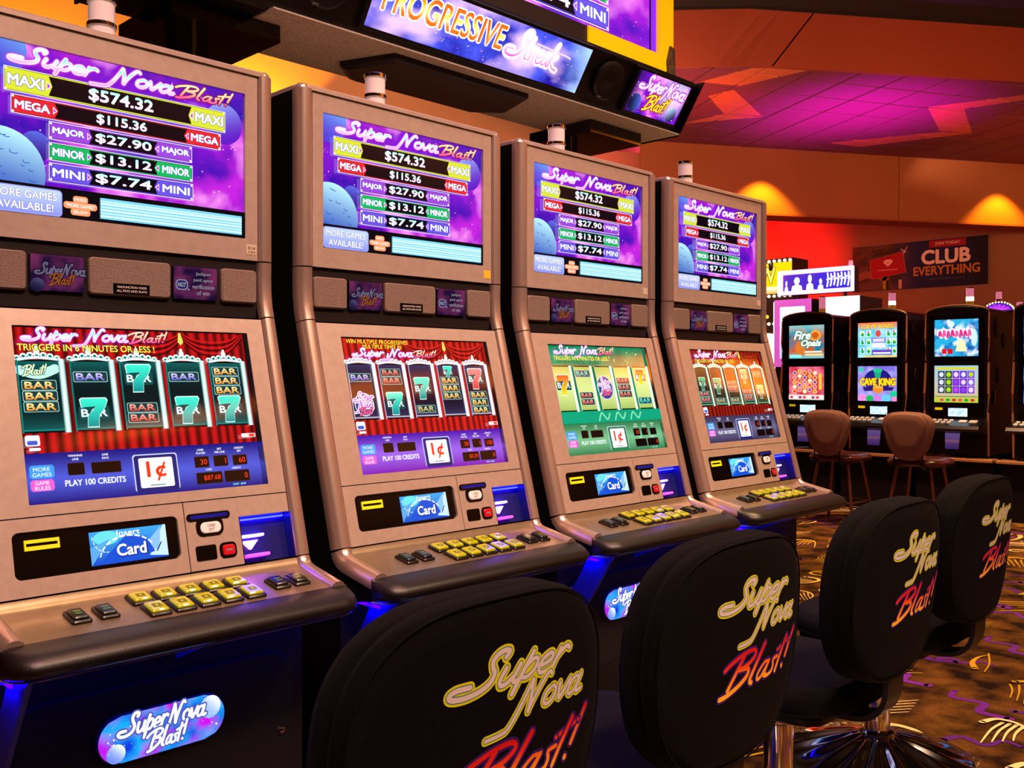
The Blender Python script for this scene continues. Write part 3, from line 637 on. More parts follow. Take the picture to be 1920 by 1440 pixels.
    a = Art(); a.rect(425, 0, W, Hh, '#140a10'); a.rect(0, 300, W, Hh, '#100808'); sub('screen_edge', a, .0046)
    return scr

def stadium_art(hw, hh):
    a = Art(); n = 60
    fn = lambda u, v: mix(mix(lin('#0a30d0'), lin('#18a0e8'), noise.fractal(Vector((u * .03, v * .03, 1)), 1, 2, 4) + .6), lin('#c010e0'), 1.6 * (noise.fractal(Vector((u * .022 + 5, v * .03, 7)), 1, 2, 4) + .12))
    rows = 12; cols = 48
    vs = []
    for j in range(rows + 1):
        v = -hh + 2 * hh * j / rows; ext = hw - hh + math.sqrt(max(0, hh * hh - v * v))
        for i in range(cols + 1): vs.append((-ext + 2 * ext * i / cols, v))
    a.raw(vs, [(j * (cols + 1) + i, j * (cols + 1) + i + 1, (j + 1) * (cols + 1) + i + 1, (j + 1) * (cols + 1) + i) for j in range(rows) for i in range(cols)], fn)
    planet(a, 86, 16, 20, '#ffffff', '#8ab0ff', .8); planet(a, -84, -22, 16, '#f4ffff', '#6a88e8', .8)
    a.stars(-100, -25, 100, 25, 40, '#ffffff', .5, 2, 9)
    st, wd = script('Super', SG, .18); put_script(a, st, -74, 5, 34, [(.18, '#4a50a0'), (.03, '#e8ecff')]); s2, w2 = script('Nova', SG, .18); put_script(a, s2, 8, 5, 34, [(.18, '#4a50a0'), (.03, '#e8ecff')])
    bl, wb = script('Blast!', BG, .16); put_script(a, bl, -26, -28, 30, [(.18, '#4a50a0'), (.03, '#e8ecff')])
    return a

def build_machine():
    R = empty('slot_machine', (0, Y0, 0))
    # carcass
    mb = MB(); prof = [(1.79, .60), (2.2, .60), (2.2, -.47), (1.66, -.47), (1.66, -.35), (1.78, .115)]
    mb.prism(prof, lambda p, q, t: m3(t, p, q), -.292, .292); mb.build('cabinet', BLACK, R)
    side = [(1.742, .604), (2.205, .604), (2.205, -.47), (1.60, -.47), (1.609, -.352), (1.733, .113), (1.742, .23)]
    for sx in (-1, 1):
        mb = MB(); mb.prism(side, lambda p, q, t: m3(t, p, q), sx * .292, sx * .300); mb.build('side_panel', BLACK, R)
    mb = MB(); mb.loops([[m3(x, y, .604) for x, y in rrect(-.300, .300, 1.722, 2.205, .03)], [m3(x, y, .612) for x, y in rrect(-.300, .300, 1.722, 2.205, .03)], [m3(x, y, .616) for x, y in rrect(-.294, .294, 1.728, 2.2, .026)]]); mb.build('top_cap', METAL, R, 30)
    # rails
    sec = [(.2665, -.010), (.2665, .0), (.269, .005), (.276, .009), (.285, .009), (.293, .005), (.299, -.004), (.3015, -.015), (.3015, -.020), (.290, -.022)]
    def rail(name, path):
        for sx in (-1, 1):
            L = []
            for i, (y, h) in enumerate(path):
                a = path[max(i - 1, 0)]; c = path[min(i + 1, len(path) - 1)]; dy, dh = c[0] - a[0], c[1] - a[1]; l = math.hypot(dy, dh); ny, nh = dh / l, -dy / l
                L.append([m3(sx * x, y + ny * n, h + nh * n) for x, n in sec])
            MB().loops(L).build(name, RAIL, R, 40)
    rail('upper_rail', [(1.726, .606), (1.726, .5), (1.726, .232)])
    rail('speaker_rail', [(1.726, .2295), (1.727, .20), (1.726, .17), (1.722, .14), (1.7155, .1175)])
    rail('lower_rail', [(1.715, .115), (1.6545, -.115), (1.5915, -.347)])
    rail('console_rail', [(1.5908, -.350), (1.587, -.359), (1.579, -.3665), (1.566, -.371), (1.52, -.3806), (1.474, -.390)])
    for sx in (-1, 1):
        mb = MB(); mb.lathe([(.0, .618), (.010, .617), (.015, .611), (.0165, .604)], 14, sx * .283, 1.738 - Y0, cap0=False); [None for _ in ()]
        mb.v = [(x, y, z + H) for x, y, z in mb.v]; mb.build('rail_cap', RAIL, R, 60)
    # upper door and screen
    mb = MB(); holed(mb, FU, -.2645, .2645, 0, .3725, -.238, .237, .041, .330, .002, 0, -.008); mb.build('upper_door', METAL, R)
    upper_screen(R, d=-.0075)
    mb = MB(); slab(mb, FU, .239, .262, .341, .361, 0, .0006, .001, .0003); st = mb.build('asset_label', mat('asset_paper', '#b8a890', .7), R)
    # speaker strip
    mb = MB(); mb.loops([[m3(x, 1.742, .2305) for x in (-.266, .266)] + [m3(x, 1.742, .117) for x in (.266, -.266)], [m3(x, 1.733, .2305) for x in (-.266, .266)] + [m3(x, 1.733, .117) for x in (.266, -.266)]]); mb.build('speaker_strip', DARKP, R)
    for x0, x1 in ((-.262, -.176), (-.072, .080), (.184, .262)):
        mb = MB(); slab(mb, FS, x0, x1, .016, .083, -.006, .0035, .008, .003); mb.build('speaker_grille', GRILLE, R, 40)
    for i, (x0, x1) in enumerate(((-.171, -.080), (.085, .176))):
        mb = MB(); slab(mb, FS, x0, x1, .018, .082, -.006, .0005, .003, .001); p = mb.build('placard', GLOSSB, R)
        a = Art(); W = 91; a.grid(1, 1, W - 1, 63, 24, 16, lambda u, v: mix(lin('#2a0f5a'), lin('#c04a9a'), .35 + 1.0 * noise.fractal(Vector((u * .03 + i * 4, v * .03, 2)), 1, 2, 4) + (v - 30) * .008))
        if i == 0:
            planet(a, 12, 10, 12, '#8a80c8', '#2a1a60', 1.2)
            put_script(a, script('Super', SG, .18)[0], 12, 30, 19, [(.2, '#2a1a50'), (.02, '#b8a8d8')]); put_script(a, script('Nova', SG, .18)[0], 54, 30, 19, [(.2, '#2a1a50'), (.02, '#b8a8d8')]); put_script(a, script('Blast!', BG, .16)[0], 34, 13, 18, [(.1, '#3a0a20'), (0, '#ff8a3a')])
        else:
            a.rect(5, 18, 30, 38, '#e8e0ff', 8); a.rect(7, 20, 28, 36, '#3a30b0', 7); a.text('NGT', 17.5, 28, 8, '#ffffff', 17, bold=.03, shear=.15); a.ell(31, 19, 2, 2, '#e8e0ff', 8)
            for k, t in enumerate(('Jackpot', 'paid upon', 'verification', 'of win')): a.text(t, 61, 50 - k * 12, 8, '#f0e8ff', min(46, 4.4 * len(t)), bold=.012)
        a.build('placard_print', on(FS, x0, .082, .0007), DIM, p)
    mb = MB(); slab(mb, FS, -.030, .038, .060, .080, 0, .0048, .002, .001); p = mb.build('nameplate', GLOSSB, R)
    a = Art(); a.text('MALFUNCTION VOIDS', 34, 13.5, 4, '#c8c0b8', 54, bold=.015); a.text('ALL PAYS AND PLAYS', 34, 6.5, 4, '#c8c0b8', 56, bold=.015); a.build('nameplate_print', on(FS, -.030, .080, .0050), PRINT, p)
    # lower doors
    mb = MB(); holed(mb, FL, -.2645, .2645, .002, .3525, -.207, .229, .031, .334, .002, 0, -.008); mb.build('lower_door', METAL, R)
    mb = MB(); holed(mb, FL, -.2645, .0495, .3545, .4785, -.238, .037, .376, .451, .010, 0, -.008); lp = mb.build('reader_door', METAL, R)
    mb = MB(); slab(mb, FL, -.242, .041, .372, .455, -.016, -.006, .003, .001); rd = mb.build('card_reader', GLOSSB, R)
    mb = MB(); holed(mb, FL, -.219, -.165, .389, .406, -.2165, -.1675, .3945, .3995, .0005, -.003, -.008); mb.build('card_slot', mat('slot_yellow', '#d8cc10', .4, 0, .5, '#e8e010', .35), rd)
    a = Art(); W, Hc = 133, 56
    a.grid(0, 0, W, Hc, 8, 6, grad('#0a48c8', '#3aa8f0', 0, 60)); a.ell(28, 44, 22, 12, '#6ae0e8', 24); a.poly([(0, 0), (34, 42), (0, 30)], '#5aa8e8'); a.poly([(100, 6), (128, 56), (133, 56), (133, 2)], '#c8e8ff'); a.poly([(88, 20), (124, 54), (118, 14)], '#8ac0f8'); a.poly([(20, 8), (60, 44), (96, 40), (110, 12), (60, 0), (24, 0)], '#0a50d0')
    for k in range(9):
        t0 = PI * (.93 - .085 * k); t1 = t0 - PI * .062
        a.stroke([(64 + 50 * math.cos(t), 4 + 41 * math.sin(t)) for t in (t0, (t0 + t1) / 2, t1)], 2 + .32 * min(k, 9 - k) * 1.2, '#ffffff', cap=False)
    for k in range(6):
        t0 = PI * (1.02 + .09 * k); a.stroke([(28 + 24 * math.cos(t), 50 + 30 * math.sin(t)) for t in (t0, t0 + .2)], 1.4, '#e0f8ff', cap=False)
    a.text('Insert', 66, 50, 8.5, '#ffffff', 40, bold=.015); a.text('Card', 70, 20, 20, '#0a2a88', 52, bold=.05); a.text('Card', 69, 21, 19, '#ffffff', 50, bold=.03); a.stroke([(113, 12), (122, 26)], 2, '#1a2a50')
    a.build('card_display', on(FL, -.117, .444, -.0055), SCREEN, rd)
    mb = MB(); slab(mb, FL, .0515, .1565, .3545, .4785, -.008, 0, .001, .0005); mb.build('button_door', METAL, R)
    mb = MB(); slab(mb, FL, .1565, .2645, .3545, .391, -.008, 0, .001, .0005); mb.build('bill_header', METAL, R)
    mb = MB(); slab(mb, FL, .054, .139, .376, .390, 0, .0025, .006, .001); slab(mb, FL, .070, .123, .386, .419, 0, .0026, .012, .001); ts = mb.build('ticket_bezel', GLOSSB, R, 40)
    mb = MB(); slab(mb, FL, .060, .133, .380, .386, .002, .0032, .002, .0005); mb.build('ticket_slot', mat('slot_blue', '#0a0a50', .2, 0, .5, '#1420c0', .35), ts)
    mb = MB(); slab(mb, FL, .077, .117, .394, .414, .002, .0055, .009, .0015); cb = mb.build('cash_out_button', mat('white_button', '#d8c8c0', .3, 0, .5, '#ffe8dc', .25), ts, 40)
    mb = MB(); slab(mb, FL, .064, .104, .435, .462, -.001, .002, .004, .001); mb.build('blank_button', GLOSSB, R, 40)
    mb = MB(); slab(mb, FL, .110, .144, .434, .463, -.001, .002, .009, .001); rb = mb.build('change_bezel', GLOSSB, R, 40)
    mb = MB(); slab(mb, FL, .115, .139, .439, .458, .001, .0055, .005, .0015); mb.build('change_button', mat('red_button', '#a01018', .25, 0, .5, '#d01020', .3), rb, 40)
    a = Art(); a.rect(6, 8, 18, 11, '#ffd0d0', .8); a.build('button_print', on(FL, .115, .458, .0058), DIM, rb)
    a = Art(); a.text('CASH', 20, 13.5, 5, '#3a2020', 15); a.text('OUT', 20, 6.5, 5, '#3a2020', 11); a.build('button_print', on(FL, .077, .414, .0058), PRINT, ts)
    # note acceptor: a lit recess
    mb = MB(); x0, x1, s0, s1, dd = .158, .2655, .3915, .4785, -.024
    vs = [FL(x, s, d) for d in (0, dd) for x, s in ((x0, s0), (x1, s0), (x1, s1), (x0, s1))]
    mb.add(vs, [(4, 5, 6, 7), (0, 1, 5, 4), (1, 2, 6, 5), (2, 3, 7, 6), (3, 0, 4, 7)])
    ba = mb.build('bill_acceptor', mat('recess_blue', '#1a1c60', .25, 0, .5), R, fix=False)
    mb = MB(); slab(mb, FL, .162, .212, .425, .430, dd, dd + .012, .002, .001); mb.build('light_bar', mat('violet_led', '#c0a0ff', .3, 0, .5, '#b080ff', 9), ba)
    mb = MB(); mb.prism([(.166, .436), (.200, .436), (.183, .453)], lambda x, s, t: FL(x, s, t), dd + .001, dd + .008); mb.build('arrow_light', mat('pink_led', '#ffc0ff', .3, 0, .5, '#ff90ff', 3.0), ba)
    mb = MB(); slab(mb, FL, .165, .215, .462, .468, dd, dd + .02, .003, .001); mb.build('bill_lip', mat('magenta_led', '#ff60e0', .3, 0, .5, '#e030ff', 2.2), ba)
    mb = MB(); slab(mb, FL, .163, .262, .394, .397, dd, dd + .006, .001, .0005); mb.build('glow_strip', mat('deep_blue_led', '#2020ff', .3, 0, .5, '#1418ff', 30), ba)
    # console
    mb = MB(); L = []
    path = [(1.5908, -.350), (1.587, -.359), (1.579, -.3665), (1.566, -.371), (1.52, -.3806), (1.474, -.390)]
    mb.loops([[m3(-.2665, y, h) for y, h in path] + [m3(-.2665, y + .004, h - .006) for y, h in reversed(path)], [m3(.2665, y, h) for y, h in path] + [m3(.2665, y + .004, h - .006) for y, h in reversed(path)]])
    mb.build('console_deck', DECKM, R, 40)
    mb = MB(); mb.prism([(1.598, -.352), (1.585, -.376), (1.48, -.398), (1.446, -.428), (1.66, -.468), (1.66, -.352)], lambda p, q, t: m3(t, p, q), -.297, .297); mb.build('console_body', BLACK, R)
    prof = [(1.476, -.3895), (1.455, -.391), (1.435, -.395), (1.420, -.402), (1.411, -.412), (1.412, -.422), (1.422, -.429), (1.44, -.432), (1.476, -.434)]
    L = []
    xs = [(-.302, .05)] + [(-.257 - .045 * math.sin(t), .05 * (1 - math.cos(t))) for t in (1.3, 1.0, .7, .35, 0)]
    xs = xs + [(-x, r) for x, r in reversed(xs)]
    for x, r in xs: L.append([m3(x, min(y + r, 1.4765 - .0005 * k), h) for k, (y, h) in enumerate(prof)])
    MB().loops(L).build('armrest', PAD, R, 50)
    mb = MB(); mb.tube([m3(x, min(1.430 + r, 1.474), -.4335) for x, r in xs], .0018, 6); mb.build('armrest_trim', mat('trim_plastic', '#8080a0', .25, .3), R, 60)
    YB = mat('yellow_button', '#a09a10', .12, 0, .6, '#c8c800', .28, coat=.6); DB = mat('dark_button', '#141a10', .25, 0, .5); BB = mat('button_bezel', '#1a1512', .25, .2)
    CLEAR = mat('button_cap', '#f0ecc0', .08, 0, .5, trans=.9)
    def button(x0, x1, s0, s1, m, txt):
        mb = MB(); slab(mb, FD, x0, x1, s0, s1, -.002, .006, .004, .002); b_ = mb.build('play_button', BB, R, 40)
        mb = MB(); slab(mb, FD, x0 + .004, x1 - .004, s0 + .005, s1 - .006, .005, .0105, .003, .002); mb.build('button_cap', m, b_, 40)
        a = Art(); W = (x1 - x0) * 1000; Hb = (s1 - s0) * 1000
        if txt: [a.rect(W * .32, Hb * q, W * .68, Hb * q + 4, txt, 1) for q in (.38, .56)]
        else: a.rect(W * .3, Hb * .34, W * .7, Hb * .64, '#6a7008', 1.5); a.rect(W * .45, Hb * .45, W * .55, Hb * .53, '#d8e060', .5)
        a.build('button_print', on(FD, x0, s1, .0108), PRINT if not txt else DIM, b_)
    for x0, x1 in ((-.186, -.155), (-.142, -.111)): button(x0, x1, .028, .074, DB, '#b8d860')
    for k in range(5):
        button(-.078 + .044 * k, -.041 + .044 * k, .006, .046, YB, None)
        button(-.072 + .0435 * k, -.035 + .0435 * k, .051, .097, YB, None)
    for x0, x1 in ((.167, .200), (.208, .241)): button(x0, x1, .034, .080, DB, '#e0d860')
    # stand
    mb = MB(); mb.box(-.285, .285, 1.6 - Y0, 2.2 - Y0, 0, H - .47); mb.build('base_cabinet', BASEM, R)
    mb = MB(); slab(mb, FB, -.262, .262, .06, .64, 0, .008, .06, .004); dr = mb.build('base_door', BASEM, R, 40)
    mb = MB(); mb.prism([(-.24 + .02 * 0, .30), (.19, .30), (.205, .42), (.17, .60), (-.22, .60)], lambda x, s, t: FB(x, s, t), .008, .012); mb.build('kick_plate', BLACK, dr)
    mb = MB(); mb.lathe([(.006, 0), (.006, .006), (.003, .008)], 10); mb.v = [FB(.232 + x, .215 + y, .008 + z) for x, y, z in mb.v]; mb.build('lock', CHROME, dr, 40)
    mb = MB(); hh = .0395
    mb.loops([[FB(-.003 + x, .148 + y, d) for x, y in rrect(-.1155 + e, .1155 - e, -.0415 + e, .0415 - e, .041, 8)] for e, d in ((0, .008), (0, .0135), (.0015, .0145))]); ov = mb.build('oval_sign', mat('sign_rim', '#302a60', .3), R, 40)
    stadium_art(113.5, 39.5).build('oval_panel', lambda u, v, d: FB(-.003 + u, .148 - v, .0148 + d), MATTE_SCREEN, ov)
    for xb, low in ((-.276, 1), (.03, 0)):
        mb = MB(); mb.prism([(1.425, -.431), (1.50, -.436), (1.60, -.60), (1.60, -.68), (1.575, -.66)] if low else [(1.452, -.434), (1.50, -.436), (1.605, -.485), (1.605, -.50)], lambda p, q, t: m3(t, p, q), xb - .004, xb + .004); mb.build('support_bracket', mat('bracket_glow_blue', '#14148c', .4, .0), R)  # blue of the LED underglow put into the bracket colour
    mb = MB(); mb.box(-.295, .295, 1.492 - Y0, 1.500 - Y0, H - .4455, H - .4405); mb.build('underglow_strip', LED, R)
    mb = MB(); mb.box(-.2885, -.2845, 1.47 - Y0, 1.60 - Y0, H - .4475, H - .4425); mb.build('underglow_strip', mat('bracket_led', '#2030ff', .4, 0, .5, '#0600ff', 120), R)
    # candle on top
    mb = MB(); mb.lathe([(.028, .616), (.028, .628), (.024, .634)], 24, 0, 0); mb.v = [(x + .012, y + 1.87 - Y0, z + H) for x, y, z in mb.v]; tl = mb.build('tower_light', CHROME, R, 40)
    for z0, z1, r, nm, m in ((.634, .672, .0245, 'candle_lens', LENS), (.672, .681, .0275, 'candle_ring', CHROME), (.681, .720, .0245, 'candle_lens', LENS), (.720, .730, .0275, 'candle_cap', CHROME)):
        mb = MB(); mb.lathe([(r - .001, z0), (r, z0 + .001), (r, z1 - .001), (r - .001, z1)], 24); mb.v = [(x + .012, y + 1.87 - Y0, z + H) for x, y, z in mb.v]; mb.build(nm, m, tl, 40)
    return R
PITCH = .6609; CX = 1.427
proto = build_machine()
machines = [proto] + [copy_tree(proto) for _ in range(3)]
LABS = ['largest and nearest slot machine at the left edge, blue control bar under dark reels', 'second slot machine from the left, purple control bar and red curtains under its reels',
        'third slot machine from the left with green lower screen and pale reels', 'fourth slot machine, farthest of the near row, brownish dim lower screen']
for i, (mc, st) in enumerate(zip(machines, ('blue', 'purple', 'green', 'brown'))):
    mc.location = (CX + (i - 1) * PITCH, Y0, 0); reel_screen(mc, st); tag(mc, LABS[i], 'slot machine', 'slot machines in the near row')
for i in range(4):       # asset stickers differ in colour
    for ch in machines[i].children:
        if ch.name.startswith('asset_label') and i == 1: ch.data = ch.data.copy(); ch.data.materials[0] = mat('yellow_sticker', '#e0b020', .6)
a = Art(); a.text('314', 11.5, 13, 6, '#3a2a20', 16, bold=.01); a.text('91875', 11.5, 5, 3.6, '#3a2a20', 15)
a.build('sticker_print', on(FU, .239, .361, .0008), PRINT, machines[0])

# ------------------------------------------------------------------ overhead progressive sign
def build_sign():
    R = empty('overhead_sign', (1.825, 2.15, 0))
    ox, oy = 1.825, 2.15
    def w3(X, Y, z): return (X - ox, Y - oy, z)
    Z0 = H + .835
    X0, X1 = .86, 2.785
    SG_B = mat('sign_black', '#0a0708', .35, 0, .4)
    # underside panel and back box
    prof = [(1.937, Z0), (1.842, Z0 + .150), (1.85, Z0 + .165), (2.2, Z0 + .165), (2.2, Z0)]
    mb = MB(); mb.prism(prof, lambda p, q, t: w3(t, p, q), X0, X1); mb.build('housing', SG_B, R)
    mb = MB(); mb.prism([(X0 - .0, Z0 - .02), (X0, Z0 + .15)], lambda p, q, t: (0, 0, 0), 0, 1) if False else None
    end = [(1.812, Z0 + .16), (1.917, Z0 - .005), (2.2, Z0 - .005), (2.2, Z0 + .16)]
    for xa, xb in ((X0 - .006, X0), (X1, X1 + .006)):
        mb = MB(); mb.prism(end, lambda p, q, t: w3(t, p, q), xa, xb); mb.build('end_plate', SG_B, R)
    mb = MB(); mb.box(1.18 - ox, X1 - .01 - ox, 1.905 - oy, 2.198 - oy, Z0 - .004, Z0); mb.build('underside_panel', noisy('speckled_grey', '#8e8874', '#b8b098', 220, .6, .1, .35, .65), R)
    mb = MB()
    g = [(1.50, 2.10), (1.56, 1.945), (2.06, 1.945), (2.12, 2.10), (2.04, 2.17), (1.58, 2.17)]
    mb.loops([[w3(x, y, Z0 - .004) for x, y in g], [w3(x, y, Z0 - .018) for x, y in g], [w3(1.81 + (x - 1.81) * .94, 2.06 + (y - 2.06) * .9, Z0 - .024) for x, y in g]]); mb.build('underside_grille', mat('perforated_black', '#141012', .5, .2, bump=('grid', 160, 1.0)), R)
    # front plane frame: u along X, v up the tilted face
    F0 = (1.907, H + .86); dY, dz = -.072, .113; L = math.hypot(dY, dz); dY /= L; dz /= L
    def FF(x0):
        return lambda u, v, d: w3(x0 + u, F0[0] + v * dY - d * dz, F0[1] + v * dz + d * dY)
    W, Hh = 790, 134
    mb = MB(); f0 = FF(1.43); slab(mb, lambda x, y, d: f0(x, y, d), -.012, .802, -.010, .144, -.02, .004, .003, .002); fr = mb.build('marquee_frame', SG_B, R)
    a = Art()
    def sky(u, v):
        n1 = noise.fractal(Vector((u * .008, v * .012, 4)), 1, 2, 5); n2 = noise.fractal(Vector((u * .005 + 7, v * .009, 8)), 1, 2, 4)
        c = mix(lin('#1c0ea0'), lin('#4a5af0'), .5 + n1); c = mix(c, lin('#f0c8ff'), 1.5 * (n2 + .02) + .9 * max(0, 1 - abs(u - 520) / 70) * max(0, 1 - abs(v - 90) / 70)); return mix(c, lin('#a8d0ff'), max(0, (u - 690) / 160) * (1 + n1))
    a.grid(0, 0, W, Hh, 110, 20, sky); a.stars(4, 4, W - 4, Hh - 4, 150, '#ff9ad0', .5, 2.4, 12); a.stars(4, 4, W - 4, Hh - 4, 90, '#ffffff', .5, 1.8, 14)
    pn = a.build('marquee_panel', lambda u, v, d: f0(u, v, .0045 + d), MATTE_SCREEN, fr)
    a = Art(); a.text('PROGRESSIVE', 232, 82, 64, grad3(['#e8641a', '#f0821a', '#fff4a0', '#ffe83a', '#e8801a', '#d8601a'], 50, 114), 410, bold=.012, out=('#fff6ea', .05))
    a.L += 1
    x = 470; put = lambda s_, xx, sc: put_script(a, s_, xx, 48, sc, [(.2, '#f4d8ff'), (.06, '#ffffff'), (-.04, grad('#f03ac0', '#ffffff', 40, 90))])
    put(script('S', SG, .18)[0], 470, 72); put(script('treak', SG, .18)[0], 525, 66)
    a.stroke([(560, 98), (690, 92), (705, 88)], 4, '#ffd8f0')
    a.build('marquee_lettering', lambda u, v, d: f0(u, v, .0115 + d), MATTE_SCREEN, fr)
    # speakers either side, small screens at the ends
    for xc, sgn in ((2.345, 1), (1.305, -1)):
        mb = MB(); fs = FF(xc); n = 28
        mb.loops([[fs(r * math.cos(2 * PI * i / n), .066 + r * .98 * math.sin(2 * PI * i / n), d) for i in range(n)] for r, d in ((.062, -.004), (.062, .003), (.057, .006), (.05, .004), (.03, .0015), (.012, .005))]); sp = mb.build('speaker', mat('speaker_mesh', '#151113', .4, .3), R, 30)
        a = Art(); a.text('JVC', 0, 0, 7, '#8a8488', 18, bold=.02); fe = FF(xc - .02); a.build('speaker_emblem', lambda u, v, d: fe(u, .012 + v, .0062 + d), PRINT, sp)
    for x0 in (2.462, .905):
        fs = FF(x0); mb = MB(); slab(mb, lambda x, y, d: fs(x, y, d), -.01, .288, -.008, .140, -.02, .004, .003, .002); f2 = mb.build('end_screen_frame', SG_B, R)
        a = Art(); a.grid(0, 0, 277, 132, 40, 22, lambda u, v: mix(neb_color(u * 1.5, v * 1.5, 6.0, 1, 1), lin('#ffffff'), .8 * max(0, 1 - math.hypot(u - 210, v - 90) / 90)) if u > 60 else mix(lin('#140a50'), neb_color(u, v, 6, 1, 1), u / 60))
        planet(a, 34, 30, 30, '#4a6ad8', '#0a0a30', .3, 0, 0); planet(a, 236, 28, 26, '#c8d8ff', '#1a1a60', 2.2); a.stars(3, 3, 270, 128, 80, '#ffffff', .6, 2.2, 2)
        put_script(a, script('Super', SG, .18)[0], 34, 82, 52, [(.22, '#b03ac8'), (.05, '#ffd8ff')], 44); put_script(a, script('Nova', SG, .18)[0], 160, 82, 52, [(.22, '#b03ac8'), (.05, '#ffd8ff')], 44)
        put_script(a, script('Blast!', BG, .16)[0], 90, 24, 50, [(.14, '#a01a10'), (0, '#ffe03a')], 46)
        a.build('end_screen', lambda u, v, d: fs(u, v, .0045 + d), MATTE_SCREEN, f2)
    # big display above
    dx0, dz0, sc = 1.57, H + 1.086, 2.29
    FBIG = lambda x, s, d: w3(dx0 + .238 * sc + x, 1.93 - d, dz0 - s)
    mb = MB(); mb.box(dx0 - .09 - ox, 2.74 - ox, 1.937 - oy, 2.05 - oy, Z0 + .165, dz0 + .62); mb.build('display_box', SG_B, R)
    a = Art(); space_back(a, 475, 230); ds = a.build('big_display', lambda u, v, d: FBIG(-.238 * sc + u, -v, .004 + d), MATTE_SCREEN, R, .001 * sc)
    for lab, amt, bx0, by0, bx1, by1, k0, k1, col, dk in METERS:
        a = Art(); meter_bar(a, bx0, by0 - 57, bx1, by1 - 57, k0, k1, col, lab, amt, dk); a.build('meter_bar', lambda u, v, d: FBIG(-.238 * sc + u, -v, .012 + d), MATTE_SCREEN, ds, .001 * sc)
    a = Art(); a.rect(458, 0, 462, 230, '#140428'); a.rect(462, 0, 475, 230, '#8a20f0'); a.build('display_edge', lambda u, v, d: FBIG(-.238 * sc + u, -v, .012 + d), MATTE_SCREEN, ds, .001 * sc)
    YEL = mat('yellow_frame', '#e8b400', .45, 0, .4, '#ffc800', .55)
    mb = MB(); mb.prism([(2.662, dz0 + .62), (2.74, dz0 + .62), (2.74, dz0 + .035), (2.70, dz0 - .055), (2.29, dz0 - .055), (2.29, dz0 - .004), (2.662, dz0 - .004)], lambda p, q, t: w3(p, t, q), 1.905, 1.936); mb.build('yellow_corner', YEL, R)
    mb = MB(); mb.box(dx0 - .09 - ox, 2.29 - ox, 1.912 - oy, 1.936 - oy, dz0 - .06, dz0 - .004); mb.build('lower_frame', mat('brown_frame', '#1c0d0a', .5), R)
    mb = MB(); mb.prism([(2.702, dz0 - .07), (2.745, dz0 - .06), (2.742, dz0 + .03), (2.715, dz0 + .035), (2.697, dz0 - .02)], lambda p, q, t: w3(p, t, q), 1.899, 1.938); mb.build('corner_bracket', noisy('worn_bronze', '#4a3a22', '#7a6238', 60, .6, .3), R)
    # mounts and posts
    for px in (1.15, 2.57):
        mb = MB(); mb.box(px - .17 - ox, px + .10 - ox, 1.99 - oy, 2.26 - oy, Z0 - .045, Z0 - .0045); mb.build('mount_plate', GLOSSB, R)
        mb = MB(); mb.loops([[w3(x, y, z) for x, y in rrect(px - .045, px + .045, 2.225, 2.285, .008)] for z in (0, Z0 + .6)]); po = mb.build('post', BLACK, R, 30)
        mb = MB(); mb.box(px - .004 - ox, px + .004 - ox, 2.218 - oy, 2.2255 - oy, .6, Z0 - .046); mb.build('post_slot', mat('slot_brass', '#9a7a4a', .4, .5), po)
    return tag(R, 'long overhead sign with a progressive jackpot marquee and display above the near machines', 'sign')
build_sign()

